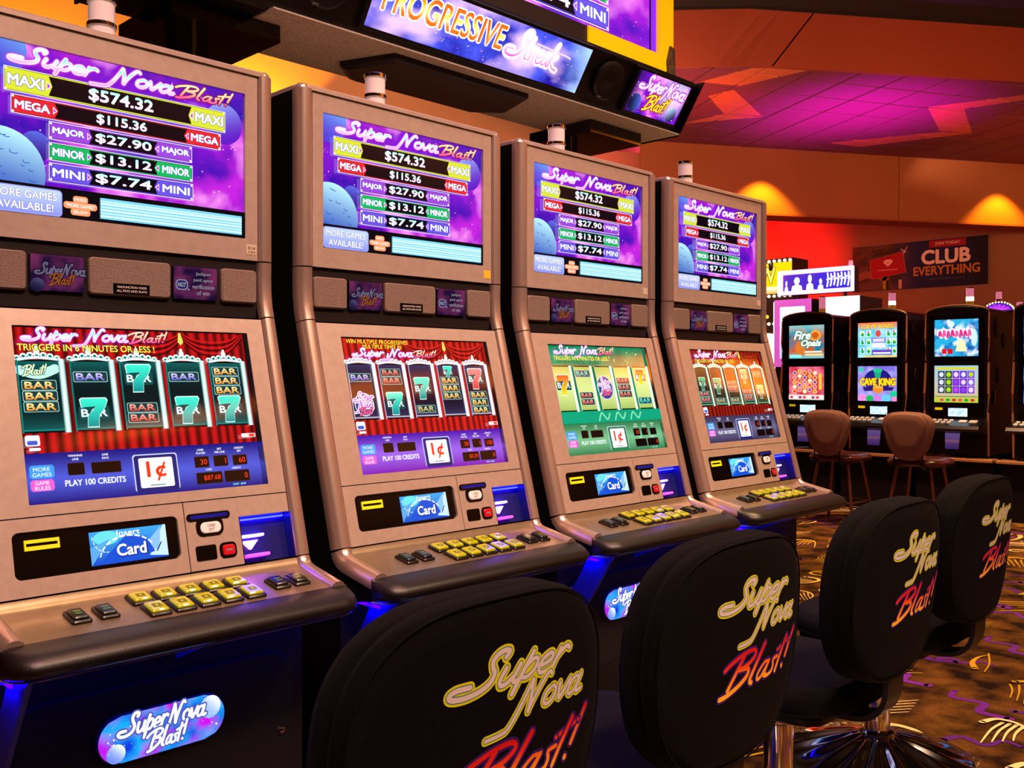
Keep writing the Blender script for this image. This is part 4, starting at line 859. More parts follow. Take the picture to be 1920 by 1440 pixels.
# ------------------------------------------------------------------ near chairs
FAB = mat('black_upholstery', '#030202', .85, 0, .12, bump=('rib', 300, .9))
FAB.node_tree.nodes['Principled BSDF'].inputs['Sheen Weight'].default_value = .012; FAB.node_tree.nodes['Principled BSDF'].inputs['Sheen Roughness'].default_value = .45
PLAST = mat('black_plastic', '#0a0808', .4, 0, .4)
def superpt(t, n): c, s = math.cos(t), math.sin(t); return math.copysign(abs(c) ** (2 / n), c), math.copysign(abs(s) ** (2 / n), s)
BZ, BH, BW = .668, .20, .230
def back_outline(t):
    x, z = superpt(t, 3.2); x *= BW; z *= BH
    return x * (1 - .16 * max(0, -z / BH) ** 1.3 - .05 * max(0, z / BH) ** 2), z
def bend(x, z): return .42 * x * x - .09 * z      # curve round the sitter, slight recline
def build_chair():
    R = empty('casino_chair', (0, 0, 0)); N = 72
    prof = [(.0, -.040), (.3, -.040), (.6, -.040), (.8, -.0385), (.9, -.036), (.96, -.030), (.99, -.020), (1.0, -.010), (.995, -.003), (.978, .0005), (.995, .004), (1.0, .012), (1.0, .028), (.985, .040), (.95, .047), (.85, .052), (.5, .054), (0, .054)]
    mb = MB(); L = []
    for r, y in prof:
        ring = []
        for i in range(N):
            x, z = back_outline(2 * PI * i / N); x *= max(r, .002); z *= max(r, .002); ring.append((x, -.28 + y + bend(x, z), BZ + z))
        L.append(ring)
    mb.loops(L); bk = mb.build('backrest', FAB, R, 180)
    mb = MB(); mb.tube([(lambda x, z: (x * .972, -.28 - .0315 + bend(x * .972, z * .972), BZ + z * .972))(*back_outline(2 * PI * i / 90)) for i in range(90)], .0016, 5, closed=True); mb.build('seam_piping', FAB, bk, 60)
    def mpb(u, v, d): return (u, -.28 - .0405 - d + bend(u, v), BZ + v)
    a = Art(6e-6)
    lay = [(.34, '#d8c81a'), (.24, '#e8e04a'), (.10, '#2a6a6a'), (.03, '#d8c8c0')]
    sp3 = [(.14, '#d2d414'), (.03, '#2f7474'), (-.012, '#d8ccc6')]
    put_script(a, script('Super', SG, .30)[0], -80, 84, 84, sp3, 45)
    put_script(a, script('Nova', SG, .30)[0], 20, 38, 69, sp3, 43)
    put_script(a, script('Blast!', BG, .30, 1.02)[0], -62, -54, 98, [(.09, '#3a1060'), (-.02, grad3(['#ffc02a', '#ff9a1a', '#e82a14', '#c80c14'], -64, 8))], 58)
    a.build('embroidered_lettering', lambda u, v, d: mpb(u, v, d), THREAD, bk)
    # seat
    mb = MB(); L = []
    for r, z in ((0, .455), (.5, .457), (.8, .460), (.92, .456), (.985, .440), (1.0, .420), (.99, .402), (.93, .392), (.5, .388), (0, .388)):
        L.append([(superpt(2 * PI * i / 48, 3.2)[0] * .232 * max(r, .003), -.01 + superpt(2 * PI * i / 48, 3.2)[1] * .225 * max(r, .003), z) for i in range(48)])
    mb.loops(L); st = mb.build('seat', FAB, R, 180)
    mb = MB(); mb.tube([(superpt(2 * PI * i / 60, 3.2)[0] * .234, -.01 + superpt(2 * PI * i / 60, 3.2)[1] * .227, .405) for i in range(60)], .0022, 5, closed=True); mb.build('seat_piping', FAB, st, 60)
    mb = MB(); mb.loops([[(x, y, z) for x, y in rrect(-.19 + e, .19 - e, -.19 + e, .17 - e, .05)] for e, z in ((.0, .389), (.0, .375), (.05, .352))]); mb.build('seat_pan', PLAST, R, 40)
    path = [(-.05, .364), (-.16, .364), (-.235, .374), (-.272, .41), (-.282, .47), (-.280, .55)]
    mb = MB(); L = []
    sp = spline(path, 5)
    for i, (y, z) in enumerate(sp):
        p, q = sp[max(i - 1, 0)], sp[min(i + 1, len(sp) - 1)]; dy, dz = q[0] - p[0], q[1] - p[1]; l = math.hypot(dy, dz); ny, nz = -dz / l * .006, dy / l * .006
        L.append([(-.04, y + ny, z + nz), (.04, y + ny, z + nz), (.04, y - ny, z - nz), (-.04, y - ny, z - nz)])
    mb.loops(L); mb.build('back_bracket', PLAST, R, 50)
    mb = MB(); mb.lathe([(.036, .05), (.036, .30), (.042, .305), (.042, .352)], 28); mb.build('pedestal', CHROME, R, 40)
    mb = MB(); n = 96; L = []
    for k in range(9):
        r = .045 + (.285 - .045) * k / 8; t = k / 8
        L.append([((r) * math.cos(2 * PI * i / n), r * math.sin(2 * PI * i / n), .075 * (1 - t) ** 1.4 + .014 + .010 * math.sin(PI * min(1, t * 1.1)) * math.cos(16 * 2 * PI * i / n)) for i in range(n)])
    L.append([(.285 * math.cos(2 * PI * i / n), .285 * math.sin(2 * PI * i / n), .001) for i in range(n)])
    mb.loops(L); ba = mb.build('foot_dome', CHROME, R, 180)
    mb = MB(); mb.lathe([(.05, .085), (.052, .093), (.045, .10), (.037, .102)], 28); mb.build('dome_collar', CHROME, ba, 40)
    return R
ch = build_chair(); chairs = [ch] + [copy_tree(ch) for _ in range(3)]
CL = ['largest black upholstered chair nearest the viewer, cut off by the bottom edge', 'second black upholstered chair from the left, purple light along its edge',
      'third black upholstered chair from the left, chrome pedestal showing under its back', 'farthest of the four embroidered black chairs, at the right edge']
for o, (x, y, rz), lb in zip(chairs, ((.858, 1.175, 0), (1.446, 1.17, 0), (2.122, 1.165, 0), (2.780, 1.205, 0)), CL):
    o.location = (x, y, 0); o.rotation_euler = (0, 0, rz); tag(o, lb, 'chair', 'black embroidered chairs at the near row')

# ------------------------------------------------------------------ far bank of machines (faces the aisle on the right)
def G(x, z, d): return (x, -d, z)             # local: x right, z up, d out of the front
GBODY = mat('bank_black', '#0a0809', .3, 0, .5); GSIDE = mat('bank_side', '#1c1024', .4, 0, .4)
TRIM = mat('gold_chrome', '#e0b080', .38, .85)
def far_art(kind):
    up, lo = Art(1e-4), Art(1e-4); rd = random.Random(len(kind))
    W, Hh = 345, 300
    def n_(u, v, s): return noise.fractal(Vector((u * .012 + s, v * .012, s)), 1, 2, 4)
    if kind == 'opal':
        up.grid(0, 0, W, Hh, 30, 26, lambda u, v: mix(mix(lin('#1a7a98'), lin('#c85a2a'), .5 + 1.6 * n_(u, v, 2)), lin('#5ae0e8'), max(0, (v - 200) / 120) * .8 + max(0, (60 - v) / 80)))
        up.ell(255, 205, 55, 50, '#f0a03a'); up.ell(255, 205, 34, 30, '#c85a1a'); up.ell(110, 90, 50, 70, '#d8782a')
        up.text('Fire', 130, 210, 74, '#f4fff4', 160, shear=.3, bold=.04, out=('#1a7a5a', .07)); up.text('Opals', 215, 130, 70, '#f4fff4', 190, shear=.3, bold=.04, out=('#1a7a5a', .07))
        up.rect(150, 52, 320, 66, '#fff0d0', 5); up.rect(160, 24, 330, 42, '#ffd88a', 5); up.rect(10, 8, 120, 34, '#8af0f0', 4)
        lo.grid(0, 0, W, Hh, 24, 20, lambda u, v: mix(lin('#c81a3a'), lin('#f07a9a'), .4 + n_(u, v, 4)))
        for i in range(5):
            for j in range(5): lo.ell(55 + i * 50, 75 + j * 42 + (i % 2) * 14, 21, 19, '#f8d86a', 14); lo.ell(55 + i * 50, 75 + j * 42 + (i % 2) * 14, 15, 13, ['#e03a4a', '#f4f0e8', '#f08a3a', '#d85aa8', '#7a3ac8'][(i * 3 + j) % 5], 12)
        lo.rect(290, 90, 320, 240, '#f0c040', 10); lo.rect(0, 0, W, 46, '#e8d8d0'); [lo.ell(28 + 42 * k, 22, 15, 12, ['#d83a4a', '#f4f4f4', '#8a3a6a'][k % 3], 12) for k in range(8)]
    elif kind == 'cave':
        up.grid(0, 0, W, Hh, 24, 20, lambda u, v: mix(mix(lin('#3ab8d8'), lin('#a8e8f0'), .5 + n_(u, v, 3)), lin('#f0703a'), max(0, (v - 235) / 60)))
        for x in (40, 95, 270, 320):
            for y in (60, 135, 205): up.rect(x - 20, y - 26, x + 20, y + 28, '#d8f4ff', 4); up.ell(x, y - 8, 15, 15, '#18b03a', 12); up.ell(x - 4, y + 14, 8, 10, ['#e8506a', '#4a6ae8', '#f0d040'][(x + y) % 3], 10)
        up.rect(128, 128, 240, 168, '#8a5ad8', 4); up.rect(134, 134, 234, 162, '#e0d8ff', 3); up.rect(128, 84, 240, 122, '#f8e8f0', 3); up.rect(125, 22, 300, 66, '#6a4ac8', 5); up.rect(135, 30, 290, 44, '#e8f0ff', 3); up.ell(180, 205, 24, 30, '#e04848', 12)
        up.text('CAVE KING', 172, 268, 34, '#ffd83a', 280, bold=.04, out=('#c83a1a', .05)); up.rect(60, 2, W, 16, '#ffc84a')
        lo.grid(0, 0, W, Hh, 24, 20, lambda u, v: mix(lin('#7a6ad8'), lin('#b8b0f8'), .5 + n_(u, v, 6)))
        lo.ell(175, 180, 120, 95, '#1a1a80', 36); lo.poly([(140, 270), (210, 270), (195, 190), (155, 190)], '#18a878'); lo.ell(175, 262, 40, 18, '#20c088', 16); lo.poly([(40, 120), (320, 120), (300, 90), (60, 85)], '#2a1a70')
        lo.text('CAVE', 92, 165, 56, '#ffe01a', 140, bold=.05, out=('#b85a0a', .06)); lo.text('KING', 258, 165, 56, '#ffe01a', 140, bold=.05, out=('#b85a0a', .06))
        lo.ell(178, 100, 46, 34, '#f08a2a', 20); lo.poly([(135, 110), (140, 138), (155, 118), (168, 142), (180, 120), (194, 142), (204, 118), (220, 136), (222, 108)], '#ffb83a')
        for x, y, r, c in ((40, 28, 40, '#f08ad8'), (105, 22, 34, '#1ab85a'), (175, 24, 34, '#d87ae0'), (250, 26, 42, '#6ac8f0'), (315, 62, 34, '#1ac898'), (325, 18, 30, '#f08ac8'), (30, 270, 24, '#3ac8a8')): lo.ell(x, y, r, r * .8, c, 18)
    elif kind == 'blue':
        for q, sd in ((up, 3), (lo, 8)): q.grid(0, 0, W, Hh, 24, 20, lambda u, v, sd=sd: mix(lin('#1a0ac8'), lin('#4ac8ff'), .3 + 1.5 * n_(u, v, sd))); q.stars(5, 5, 340, 295, 40, '#c8f0ff', 2, 7, sd)
    else:
        up.grid(0, 0, W, Hh, 30, 26, lambda u, v: mix(mix(lin('#0a58b8'), lin('#28b0e0'), .5 + 1.4 * n_(u, v, 5)), lin('#e8fcff'), 2.2 * (n_(u, v, 9) - .05)))
        for k in range(9): up.stroke([(30 + 32 * k, 180 - 14 * (k % 3)), (38 + 32 * k, 215 + 10 * (k % 2)), (52 + 32 * k, 160 + 8 * (k % 4))], 30, '#fbe8f4'); 
        for k in range(8): up.stroke([(36 + 33 * k, 170 - 8 * (k % 3)), (42 + 33 * k, 205 + 8 * (k % 2)), (54 + 33 * k, 168)], 15, ['#d8287a', '#e05aa0', '#c83a8a'][k % 3])
        up.poly([(165, 40), (255, 40), (235, 130), (185, 130)], '#f4ecb8'); up.rect(60, 20, 95, 62, '#e01818'); up.rect(105, 20, 145, 62, '#d81414'); up.ell(310, 150, 24, 70, '#cfeaf4', 20); up.ell(130, 262, 28, 26, '#d8f8ff', 16)
        lo.grid(0, 0, W, Hh, 8, 8, grad('#d8b870', '#9ac8e0', 0, 300)); lo.rect(12, 268, 332, 286, '#d8d020')
        for i in range(5):
            for j in range(3): lo.rect(28 + i * 58, 74 + j * 62, 82 + i * 58, 132 + j * 62, ['#38405a', '#2a4a2a', '#7a2ac8', '#6a22c0', '#8a4ad8'][i], 2); lo.ell(55 + i * 58, 103 + j * 62, 18, 20, ['#d8e0ff', '#a8d82a', '#b84ae0', '#8a40e0', '#f0d0f8'][(i + (j if i > 1 else 0)) % 5], 14)
        lo.rect(0, 0, W, 40, '#b8c840'); [lo.ell(60 + 48 * k, 20, 17, 12, ['#e04a5a', '#2a9a3a', '#c82a3a'][k % 3], 12) for k in range(6)]; lo.rect(8, 46, 338, 52, '#3a7a2a')
    return up, lo
def bank_machine(kind, label, loc, lit):
    R = empty('upright_slot_machine', (*loc, 0), -PI / 2); hw = .245
    prof = [(1.665, -.0), (1.69, -.0)]
    # cabinet: arched top
    top = [(-hw, .50)] + [(hw, .50)] + [(hw * math.cos(t), 1.655 + .055 * math.sin(t)) for t in [PI * k / 10 for k in range(11)]]
    mb = MB(); mb.loops([[G(x, z, d) for x, z in top] for d in (-.62, -.03)]); mb.build('cabinet', GSIDE, R)
    mb = MB(); mb.loops([[G(x, z, d) for x, z in top] for d in (-.0295, -.006)] + [[G(x * .98, z if z < 1 else 1.655 + (z - 1.655) * .8, 0) for x, z in top]]); mb.build('front_panel', GBODY, R)
    arc = [G(hw * math.cos(t), 1.658 + .058 * math.sin(t), -.01) for t in [PI * k / 12 for k in range(13)]]
    mb = MB(); mb.tube(arc, .010, 6); mb.build('top_trim', TRIM, R, 60)
    for sx in (-1, 1):
        mb = MB(); mb.tube([G(sx * hw, 1.65, -.01), G(sx * (hw + .004), 1.45, .0), G(sx * hw, 1.265, -.006)], .009, 6); mb.build('side_trim', TRIM, R, 60)
        mb = MB(); mb.tube([G(sx * hw, 1.25, -.006), G(sx * (hw + .006), 1.0, .01), G(sx * (hw + .004), .85, .012), G(sx * hw, .5, -.01)], .010, 6); mb.build('side_trim', TRIM, R, 60)
    up, lo = far_art(kind)
    for nm, art, z0 in (('upper_screen', up, 1.30), ('lower_screen', lo, .925)):
        mb = MB(); holed(mb, lambda x, s, d: G(x, s, d), -.21, .21, z0 - .03, z0 + .33, -.1725, .1725, z0, z0 + .30, .004, .012, 0); mb.build('screen_bezel', GLOSSB, R)
        art.build(nm, lambda u, v, d, z0=z0: G(-.1725 + u, z0 + v, .002 + d), SCREEN, R)
    mb = MB(); slab(mb, G, -.21, .21, .80, .895, 0, .010, .008, .003); rp = mb.build('reader_panel', GLOSSB, R, 40)
    mb = MB(); slab(mb, G, -.165, -.105, .862, .882, .009, .014, .002, .001); mb.build('card_slot', mat('slot_yellow', '#d8cc10'), rp)
    a = Art(1e-4); a.grid(0, 0, 150, 68, 10, 6, lambda u, v: mix(lin('#7ac8f0'), lin('#f4fbff'), .6 + noise.noise(Vector((u * .04, v * .05, len(kind)))))); a.build('card_display', lambda u, v, d: G(-.06 + u, .812 + v, .0105 + d), SCREEN, rp)
    mb = MB(); mb.prism([(.0, .795), (.20, .745), (.215, .72), (.20, .70), (.0, .68)], lambda d, z, t: G(t, z, d), -.24, .24); dk = mb.build('button_deck', GBODY, R)
    def FDK(x, s, d): return G(x, .795 - s * .243 + d * .97, s * .97 + d * .243)
    for k in range(5):
        for j in range(2):
            mb = MB(); slab(mb, FDK, -.21 + .045 * k, -.18 + .045 * k, .05 + .06 * j, .08 + .06 * j, 0, .008, .004, .002); mb.build('button', mat('ivory_button', '#c8b8a0', .3, 0, .5, '#ffe8c8', .2), dk)
    for k in range(2):
        mb = MB(); slab(mb, FDK, .05 + .08 * k, .11 + .08 * k, .06, .11, 0, .008, .006, .002); mb.build('button', mat('ivory_button', '#c8b8a0'), dk)
    mb = MB(); slab(mb, G, -.235, .235, .51, .69, 0, .006, .01, .003); lp = mb.build('belly_panel', GBODY, R)
    a = Art(1e-4); v0 = lin('#8a60c8'); a.grid(0, 0, 118, 130, 8, 8, lambda u, v: mix(mix(lin('#6a3aa0'), lin('#a880e0'), v / 130), lin('#ff9a8a'), max(0, 1 - abs(v - 62) / 14) * .7)); a.build('belly_display', lambda u, v, d: G(-.085 + u * (.9 + .1 * v / .13), .545 + v, .0065 + d), DIM, lp)
    mb = MB(); mb.box(-.30, .30, -.06, .62, 0, .46); mb.build('stand', BASEM, R); mb = MB(); slab(mb, G, -.3255, .3255, .46, .485, .0, .16, .004, .004); mb.build('stand_ledge', mat('ledge_tan', '#a8784a', .4, .2), R)
    mb = MB(); mb.lathe([(.034, 1.70), (.034, 1.725), (.03, 1.73)], 18, 0, .30); cn = mb.build('tower_light', CHROME, R, 40)
    PL = mat('pink_lens', '#e8a0b0', .2, 0, .5, '#ff90b0', .5); WL = mat('lit_lens', '#fff4d0', .2, 0, .5, '#fff6d8', 5.0)
    for z0, z1, m in ((1.73, 1.765, mat('amber_lens', '#a87020', .2, 0, .5, '#d08020', .3)), (1.765, 1.80, WL if lit else PL), (1.80, 1.87, PL)):
        mb = MB(); mb.lathe([(.030, z0), (.030, z1)], 18, 0, .30); mb.build('candle_lens', m, cn, 40)
    mb = MB(); mb.lathe([(.032, 1.87), (.032, 1.876), (.02, 1.88)], 18, 0, .30); mb.build('candle_cap', CHROME, cn, 40)
    for x, z, r in ((.18, 1.53, .05), (.36, 1.43, .045), (.22, 1.15, .045)):       # round ports on the right flank
        mb = MB(); mb.loops([[(hw + .0005 + e, x + rr * math.cos(2 * PI * i / 20), z + 1.5 * rr * math.sin(2 * PI * i / 20)) for i in range(20)] for rr, e in ((r, 0), (r, .004), (r * .8, .006))]); mb.build('side_port', mat('port_grey', '#2e2024', .5), R)
    mb = MB(); mb.tube([(hw + .004, .12, 1.02), (hw + .006, .12, .92)], .008, 6); mb.build('side_latch', CHROME, R, 40)
    return tag(R, label, 'slot machine', 'upright machines in the far bank')
bank_machine('opal', 'far machine with orange and teal upper screen, leftmost of the far bank', (8.1, 4.174), False)
bank_machine('cave', 'far machine with purple cave screen and yellow lettering, middle of the far bank', (8.1, 3.520), True)
bank_machine('ice', 'far machine with icy blue upper screen, rightmost of the far bank', (8.1, 2.867), True)
bank_machine('blue', 'far machine with deep blue screen, cut off by the right edge of the picture', (8.1, 2.19), False)

# far stools
TANF = mat('tan_upholstery', '#7c5a46', .7, 0, .3, bump=('noise', 120, .3)); LEATH = mat('brown_leather', '#4a1c10', .25, 0, .5); BRZ = mat('bronze_leg', '#8a5a3c', .3, .8)
def far_stool(loc, label, rz=-PI / 2):
    R = empty('stool', (*loc, 0), rz); N = 48
    def ol(t, k=1.0): x, z = superpt(t, 3.0); return x * .21 * k * (1 - .20 * (1 - z) ** 1.2), z * .178 * k
    def sh(prof, k, name, m, dz=0, par=R):
        L = [[(lambda x, z: (x, -.24 + y + .5 * x * x - .10 * z, .705 + z + dz))(*[q * max(r, .003) for q in ol(2 * PI * i / N, k)]) for i in range(N)] for r, y in prof]
        return MB().loops(L).build(name, m, par, 180)
    bk = sh([(0, -.028), (.6, -.028), (.9, -.026), (.98, -.018), (1, -.004), (1, .018), (.97, .03), (.8, .034), (0, .034)], 1.0, 'backrest', TANF)
    sh([(0, -.036), (.6, -.036), (.92, -.035), (1, -.027)], .80, 'back_panel', TANF, .025, bk)
    L = [[(superpt(2 * PI * i / N, 3)[0] * .215 * max(r, .003), .0 + superpt(2 * PI * i / N, 3)[1] * .21 * max(r, .003), z) for i in range(N)] for r, z in ((0, .535), (.6, .54), (.9, .536), (.985, .522), (1, .505), (.97, .485), (.6, .478), (0, .478))]
    MB().loops(L).build('seat', LEATH, R, 180)
    for s in (-1, 1):
        mb = MB(); mb.tube([(s * .10, .0, .475), (s * .10, -.18, .475), (s * .10, -.235, .50), (s * .10, -.225, .60)], .012, 8); mb.build('back_support', PLAST, R, 60)
    for sx in (-1, 1):
        for sy in (-1, 1):
            mb = MB(); mb.tube([(sx * .12, sy * .12, .478), (sx * .19, sy * .19, .0)], .012, 8); mb.build('leg', BRZ, R, 60)
    q = .165; mb = MB(); mb.tube([(q, q, .17), (-q, q, .17), (-q, -q, .17), (q, -q, .17)], .008, 8, closed=False); mb.tube([(q, -q, .17), (q, q, .17)], .008, 8); mb.build('foot_rail', BRZ, R, 60)
    return tag(R, label, 'stool', 'tan stools at the far bank')
far_stool((7.17, 3.41), 'tan backed stool with brown leather seat before the purple cave screen machine')
far_stool((7.17, 2.79), 'tan backed stool with brown leather seat before the icy blue screen machine')

# ------------------------------------------------------------------ glowing signs and machines behind the far bank
PINKN = mat('pink_neon', '#ffd0ff', .4, 0, .3, '#ff8cf4', 4.0); WGLOW = mat('white_glow', '#ffffff', .4, 0, .3, '#fff2ff', 2.6); BULB = mat('warm_bulb', '#fff0c0', .3, 0, .3, '#fff0b0', 6.0)
def far_glow_machine(loc, label, left):
    R = empty('tall_slot_machine', (*loc, 0), -PI / 2); hw = .235
    mb = MB(); mb.box(-hw, hw, 0, .6, 0, 2.05); mb.build('cabinet', GSIDE, R)
    mb = MB(); holed(mb, G, -hw, hw, 1.25, 2.05, -.165, .165, 1.35, 1.965, .01, .02, 0); mb.build('lit_surround', mat('magenta_surround', '#c060b0', .4, 0, .3, '#e060d0', .8) if left else mat('ice_surround', '#e8f8ff', .4, 0, .3, '#dff6ff', 1.8), R)
    a = Art(1e-4); a.grid(0, 0, 330, 615, 6, 8, lambda u, v: mix(lin('#b8c8e0') if left else lin('#ffffff'), lin('#f8ffff') if left else lin('#fff8c8'), v / 615 if left else 1 - v / 615))
    for k in range(5): a.rect(20, 430 + 36 * k, 310, 446 + 36 * k, '#ffffff' if left else '#fffbe8', 4)
    a.build('screen', lambda u, v, d: G(-.165 + u, 1.35 + v, .004 + d), MATTE_SCREEN, R)
    mb = MB(); slab(mb, G, -hw, hw, .85, .95, 0, .2, .02, .01); mb.build('button_deck', GBODY, R, 40)
    for k in range(5):
        mb = MB(); slab(mb, lambda x, s, d: G(x, .95 + d, s), -.16 + .07 * k, -.11 + .07 * k, .07, .12, -.002, .01, .006, .002); mb.build('button', mat('ivory_button', '#c8b8a0'), R, 40)
    if left:
        mb = MB(); mb.loops([[G(-hw - .004 - x, z, -y) for x, y in rrect(-.02, .02, 0, .06, .01)] for z in (.6, 2.03)]); mb.build('glow_column', WGLOW, R, 40)
    return tag(R, label, 'slot machine', 'glowing machines behind the far bank')
far_glow_machine((10.5, 5.59), 'tall machine with magenta surround and pale screen under the pink framed marquee, left one', True)
far_glow_machine((10.5, 5.005), 'tall machine with white lit surround and blank white screen under the pink framed marquee', False)
def pink_marquee():
    R = empty('framed_marquee', (10.5, 5.30, 2.05), -PI / 2)
    W, Hh = .93, .285
    mb = MB(); holed(mb, lambda x, s, d: (x, -d, s), -W / 2, W / 2, .055, .055 + Hh, -W / 2 + .045, W / 2 - .02, .095, .055 + Hh - .045, .01, .05, 0); mb.build('neon_frame', PINKN, R)
    mb = MB(); mb.box(-W / 2, W / 2, 0, .12, .055, .055 + Hh); mb.build('marquee_box', GSIDE, R)
    a = Art(1e-4); a.grid(0, 0, 865, 200, 12, 4, lambda u, v: mix(lin('#5a2ab0'), lin('#1a28d8'), u / 865 + noise.noise(Vector((u * .01, v * .02, 3))) * .6))
    for x, hgt, w_ in ((45, 130, 40), (180, 165, 120), (345, 185, 80), (480, 130, 60)):      # pale heads and shoulders
        a.ell(x, hgt * .72, w_ * .32, hgt * .27, '#f0e8ff', 18); a.poly([(x - w_ * .6, 4), (x - w_ * .5, hgt * .36), (x, hgt * .5), (x + w_ * .5, hgt * .36), (x + w_ * .6, 4)], '#f4f0ff')
    rd = random.Random(5)
    for k in range(7): a.stroke([(560 + 42 * k, 30 + 8 * (k % 3)), (572 + 42 * k, 110), (566 + 42 * k, 180 - 10 * (k % 2))], 22, '#efe6ff'); a.stroke([(556 + 42 * k, 110), (596 + 42 * k, 120 + 20 * (k % 2))], 16, '#efe6ff')
    a.build('marquee_panel', lambda u, v, d: (-W / 2 + .047 + u, -.004 - d, .097 + v), MATTE_SCREEN, R)
    for x in (-.26, .33):
        mb = MB(); mb.tube([(x, .06, .001), (x, .06, .06)], .02, 8); mb.build('bracket', PLAST, R, 60)
    mb = MB(); mb.lathe([(.025, .34), (.025, .40), (.02, .41)], 12, .40, .05); mb.build('beacon', mat('pink_lens', '#e8a0b0'), R, 40)
    return tag(R, 'pink neon framed marquee with pale figures on purple above the glowing machines', 'sign')
pink_marquee()
def bulb_tower():
    R = empty('bulb_sign', (11.0, 6.22, 0), -PI / 2); hw = .36
    mb = MB(); mb.box(-hw, hw, 0, .4, 0, 2.62); mb.build('tower_body', mat('tower_maroon', '#2a0a14', .4), R)
    a = Art(1e-4); a.rect(-350, 2270, 350, 2570, '#ffd400'); a.grid(-350, 2180, 350, 2270, 2, 3, grad('#ffb020', '#fff8d8', 2180, 2260)); a.text('DW', -60, 2410, 200, '#fff86a', 360, bold=.02, out=('#6a3a00', .03)); a.stroke([(40, 2560), (60, 2480), (80, 2560)], 30, '#1a0a04')
    a.text('7.1', -20, 1960, 165, '#ffd820', 330, bold=.05); a.build('sign_face', lambda u, v, d: (u, -.002 - d, v), MATTE_SCREEN, R)
    for z in (2.59, 2.15, 1.80):
        for k in range(10):
            mb = MB(); n = 8; mb.loops([[(-.33 + .073 * k + r * math.cos(2 * PI * i / n), -y, z + r * math.sin(2 * PI * i / n)) for i in range(n)] for r, y in ((.018, 0), (.018, .012), (.010, .024))]); mb.build('bulb', BULB, R, 60)
    mb = MB(); slab(mb, G, -.30, .30, .9, 1.68, 0, .05, .25, .02); mb.build('lit_wheel', mat('ivory_glow', '#fff4c8', .4, 0, .3, '#fff0c0', 2.2), R, 40)
    return tag(R, 'yellow sign tower with rows of bulbs glowing beside the pink framed marquee', 'sign')
bulb_tower()
def back_machine(Y, label, fan):
    R = empty('dark_slot_machine', (9.36, Y, 0), PI / 2)
    mb = MB(); mb.box(-.24, .24, 0, .60, 0, 1.70); mb.build('cabinet', GSIDE, R)
    mb = MB(); slab(mb, G, -.2, .2, 1.28, 1.62, 0, .012, .01, .004); mb.build('upper_screen', GLOSSB, R); mb = MB(); slab(mb, G, -.2, .2, .9, 1.24, 0, .012, .01, .004); mb.build('lower_screen', GLOSSB, R)
    mb = MB(); slab(mb, G, -.23, .23, .7, .78, 0, .18, .02, .01); mb.build('button_deck', GBODY, R, 40)
    for k, cx in enumerate(((.0, -.172) if fan else (.0,))):
        z0 = 1.70 if cx else (1.80 if fan else 1.70)
        mb = MB(); mb.lathe([(.03, z0), (.03, z0 + .02), (.026, z0 + .025)], 14, cx, .2); t = mb.build('tower_light', CHROME, R, 40)
        mb = MB(); mb.lathe([(.025, z0 + .025), (.025, z0 + .085), (.02, z0 + .09)], 14, cx, .2); mb.build('candle_lens', mat('pink_lens', '#e8a0b0'), t, 40)
    if fan:
        a = Art(1e-4); n = 24; a.raw([(0, 0)] + [(125 * math.cos(PI * i / n), 85 * math.sin(PI * i / n)) for i in range(n + 1)], [(0, i + 1, i + 2) for i in range(n)], lambda x, y: mix(lin('#ff5aff'), lin('#3a0ac0'), math.hypot(x, y * 1.4) / 120))
        for k in range(7): t = PI * (k + .7) / 8; a.stroke([(30 * math.cos(t), 20 * math.sin(t)), (108 * math.cos(t), 72 * math.sin(t))], [5, 14], '#c83aff')
        mb = MB(); mb.loops([[(.13 * math.cos(PI * i / n), .17 + e, 1.70 + .09 * math.sin(PI * i / n)) for i in range(n + 1)] for e in (0, .05)]); tp = mb.build('fan_topper', GBODY, R)
        a.build('fan_panel', lambda u, v, d: (-u, .2205 + d, 1.702 + v), MATTE_SCREEN, tp)
        for k in range(17):
            t = PI * k / 16; mb = MB(); mb.lathe([(.002, -.007), (.006, -.004), (.007, 0), (.006, .004), (.002, .007)], 8); mb.v = [(x + .134 * math.cos(t), y + .205, z + 1.705 + .094 * math.sin(t)) for x, y, z in mb.v]; mb.build('topper_bulb', BULB, tp, 180)
    return tag(R, label, 'slot machine', 'machines backing onto the far bank')
back_machine(3.90, 'dark machine behind the far bank showing only its clear candle between the cabinets', False)
back_machine(2.88, 'dark machine behind the far bank topped by a purple fan with white bulbs', True)
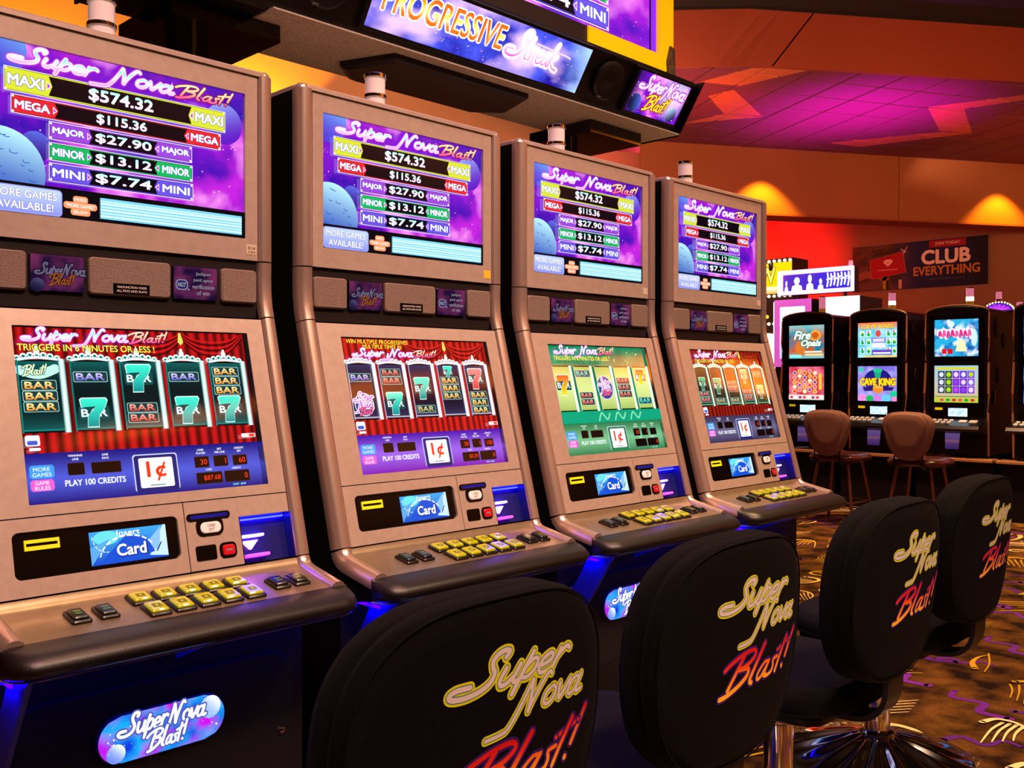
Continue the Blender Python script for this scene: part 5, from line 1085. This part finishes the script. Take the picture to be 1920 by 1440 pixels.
def banner():
    R = empty('wall_banner', (19.23, 7.56, H + (2.135 - 1.14) * K), -PI / 2); W, Hh = 2640, 920
    mb = MB(); mb.box(-W / 2000, W / 2000, -.02, .0, 0, Hh / 1000); mb.build('banner_board', mat('banner_back', '#10101c', .6), R)
    a = Art(2e-4); a.grid(0, 0, W, Hh, 40, 14, lambda u, v: mix(mix(lin('#3a3226'), lin('#6a4a44'), .5 + noise.fractal(Vector((u * .004, v * .006, 2)), 1, 2, 4)), mix(lin('#16265e'), lin('#0c1020'), (u - 1500) / 1100), (u - 700) / 600))
    rd = random.Random(8)
    for k in range(60): a.ell(rd.uniform(20, 1100), rd.uniform(600, 900), rd.uniform(6, 18), rd.uniform(4, 10), ['#b89868', '#8a7a60', '#d8c8a0'][k % 3], 6, adv=False)
    a.L += 1
    a.stroke([(-0 + 10, 250), (300, 330), (560, 300), (700, 210)], 150, '#8a5a4a'); a.stroke([(420, 470), (560, 500), (640, 420)], 70, '#a06a58')
    c = [(400, 230), (1100, 330), (1050, 760), (360, 620)]; a.poly(c, '#d8a0a0'); a.poly([(x * .985 + 11, y * .985 + 7) for x, y in c], '#a8182c')
    a.poly([(640, 560), (690, 610), (800, 615), (840, 565), (740, 470)], '#f4e0e0'); a.poly([(690, 570), (740, 500), (790, 572)], '#d8a0a8'); a.rect(540, 395, 930, 412, '#d8a8b0', 4); a.stroke([(1050, 700), (1140, 860)], [30, 4], '#e8d8d8'); a.stroke([(1000, 800), (1130, 720)], [20, 3], '#e8d8d8')
    for x, cc in ((640, '#a8a030'), (960, '#c8b8a8'), (700, '#2a2a30')): a.rect(x, 10, x + 60, 190, cc)
    a.rect(1560, 770, 2250, 905, '#9a1a2a'); a.text('JOIN TODAY', 1905, 835, 70, '#f0dcd8', 470, bold=.015)
    a.text('CLUB', 1870, 590, 260, '#f4ece8', 900, bold=.045); a.text('EVERYTHING', 1880, 325, 170, '#c08a3a', 1240, bold=.03); a.rect(1560, 150, 2230, 162, '#5a6080', 4)
    a.build('banner_print', lambda u, v, d: (-W / 2000 + u, -.0205 - d, v), PRINT, R)
    return tag(R, 'dark blue wall banner with a red card and large white and gold words', 'banner')
banner()
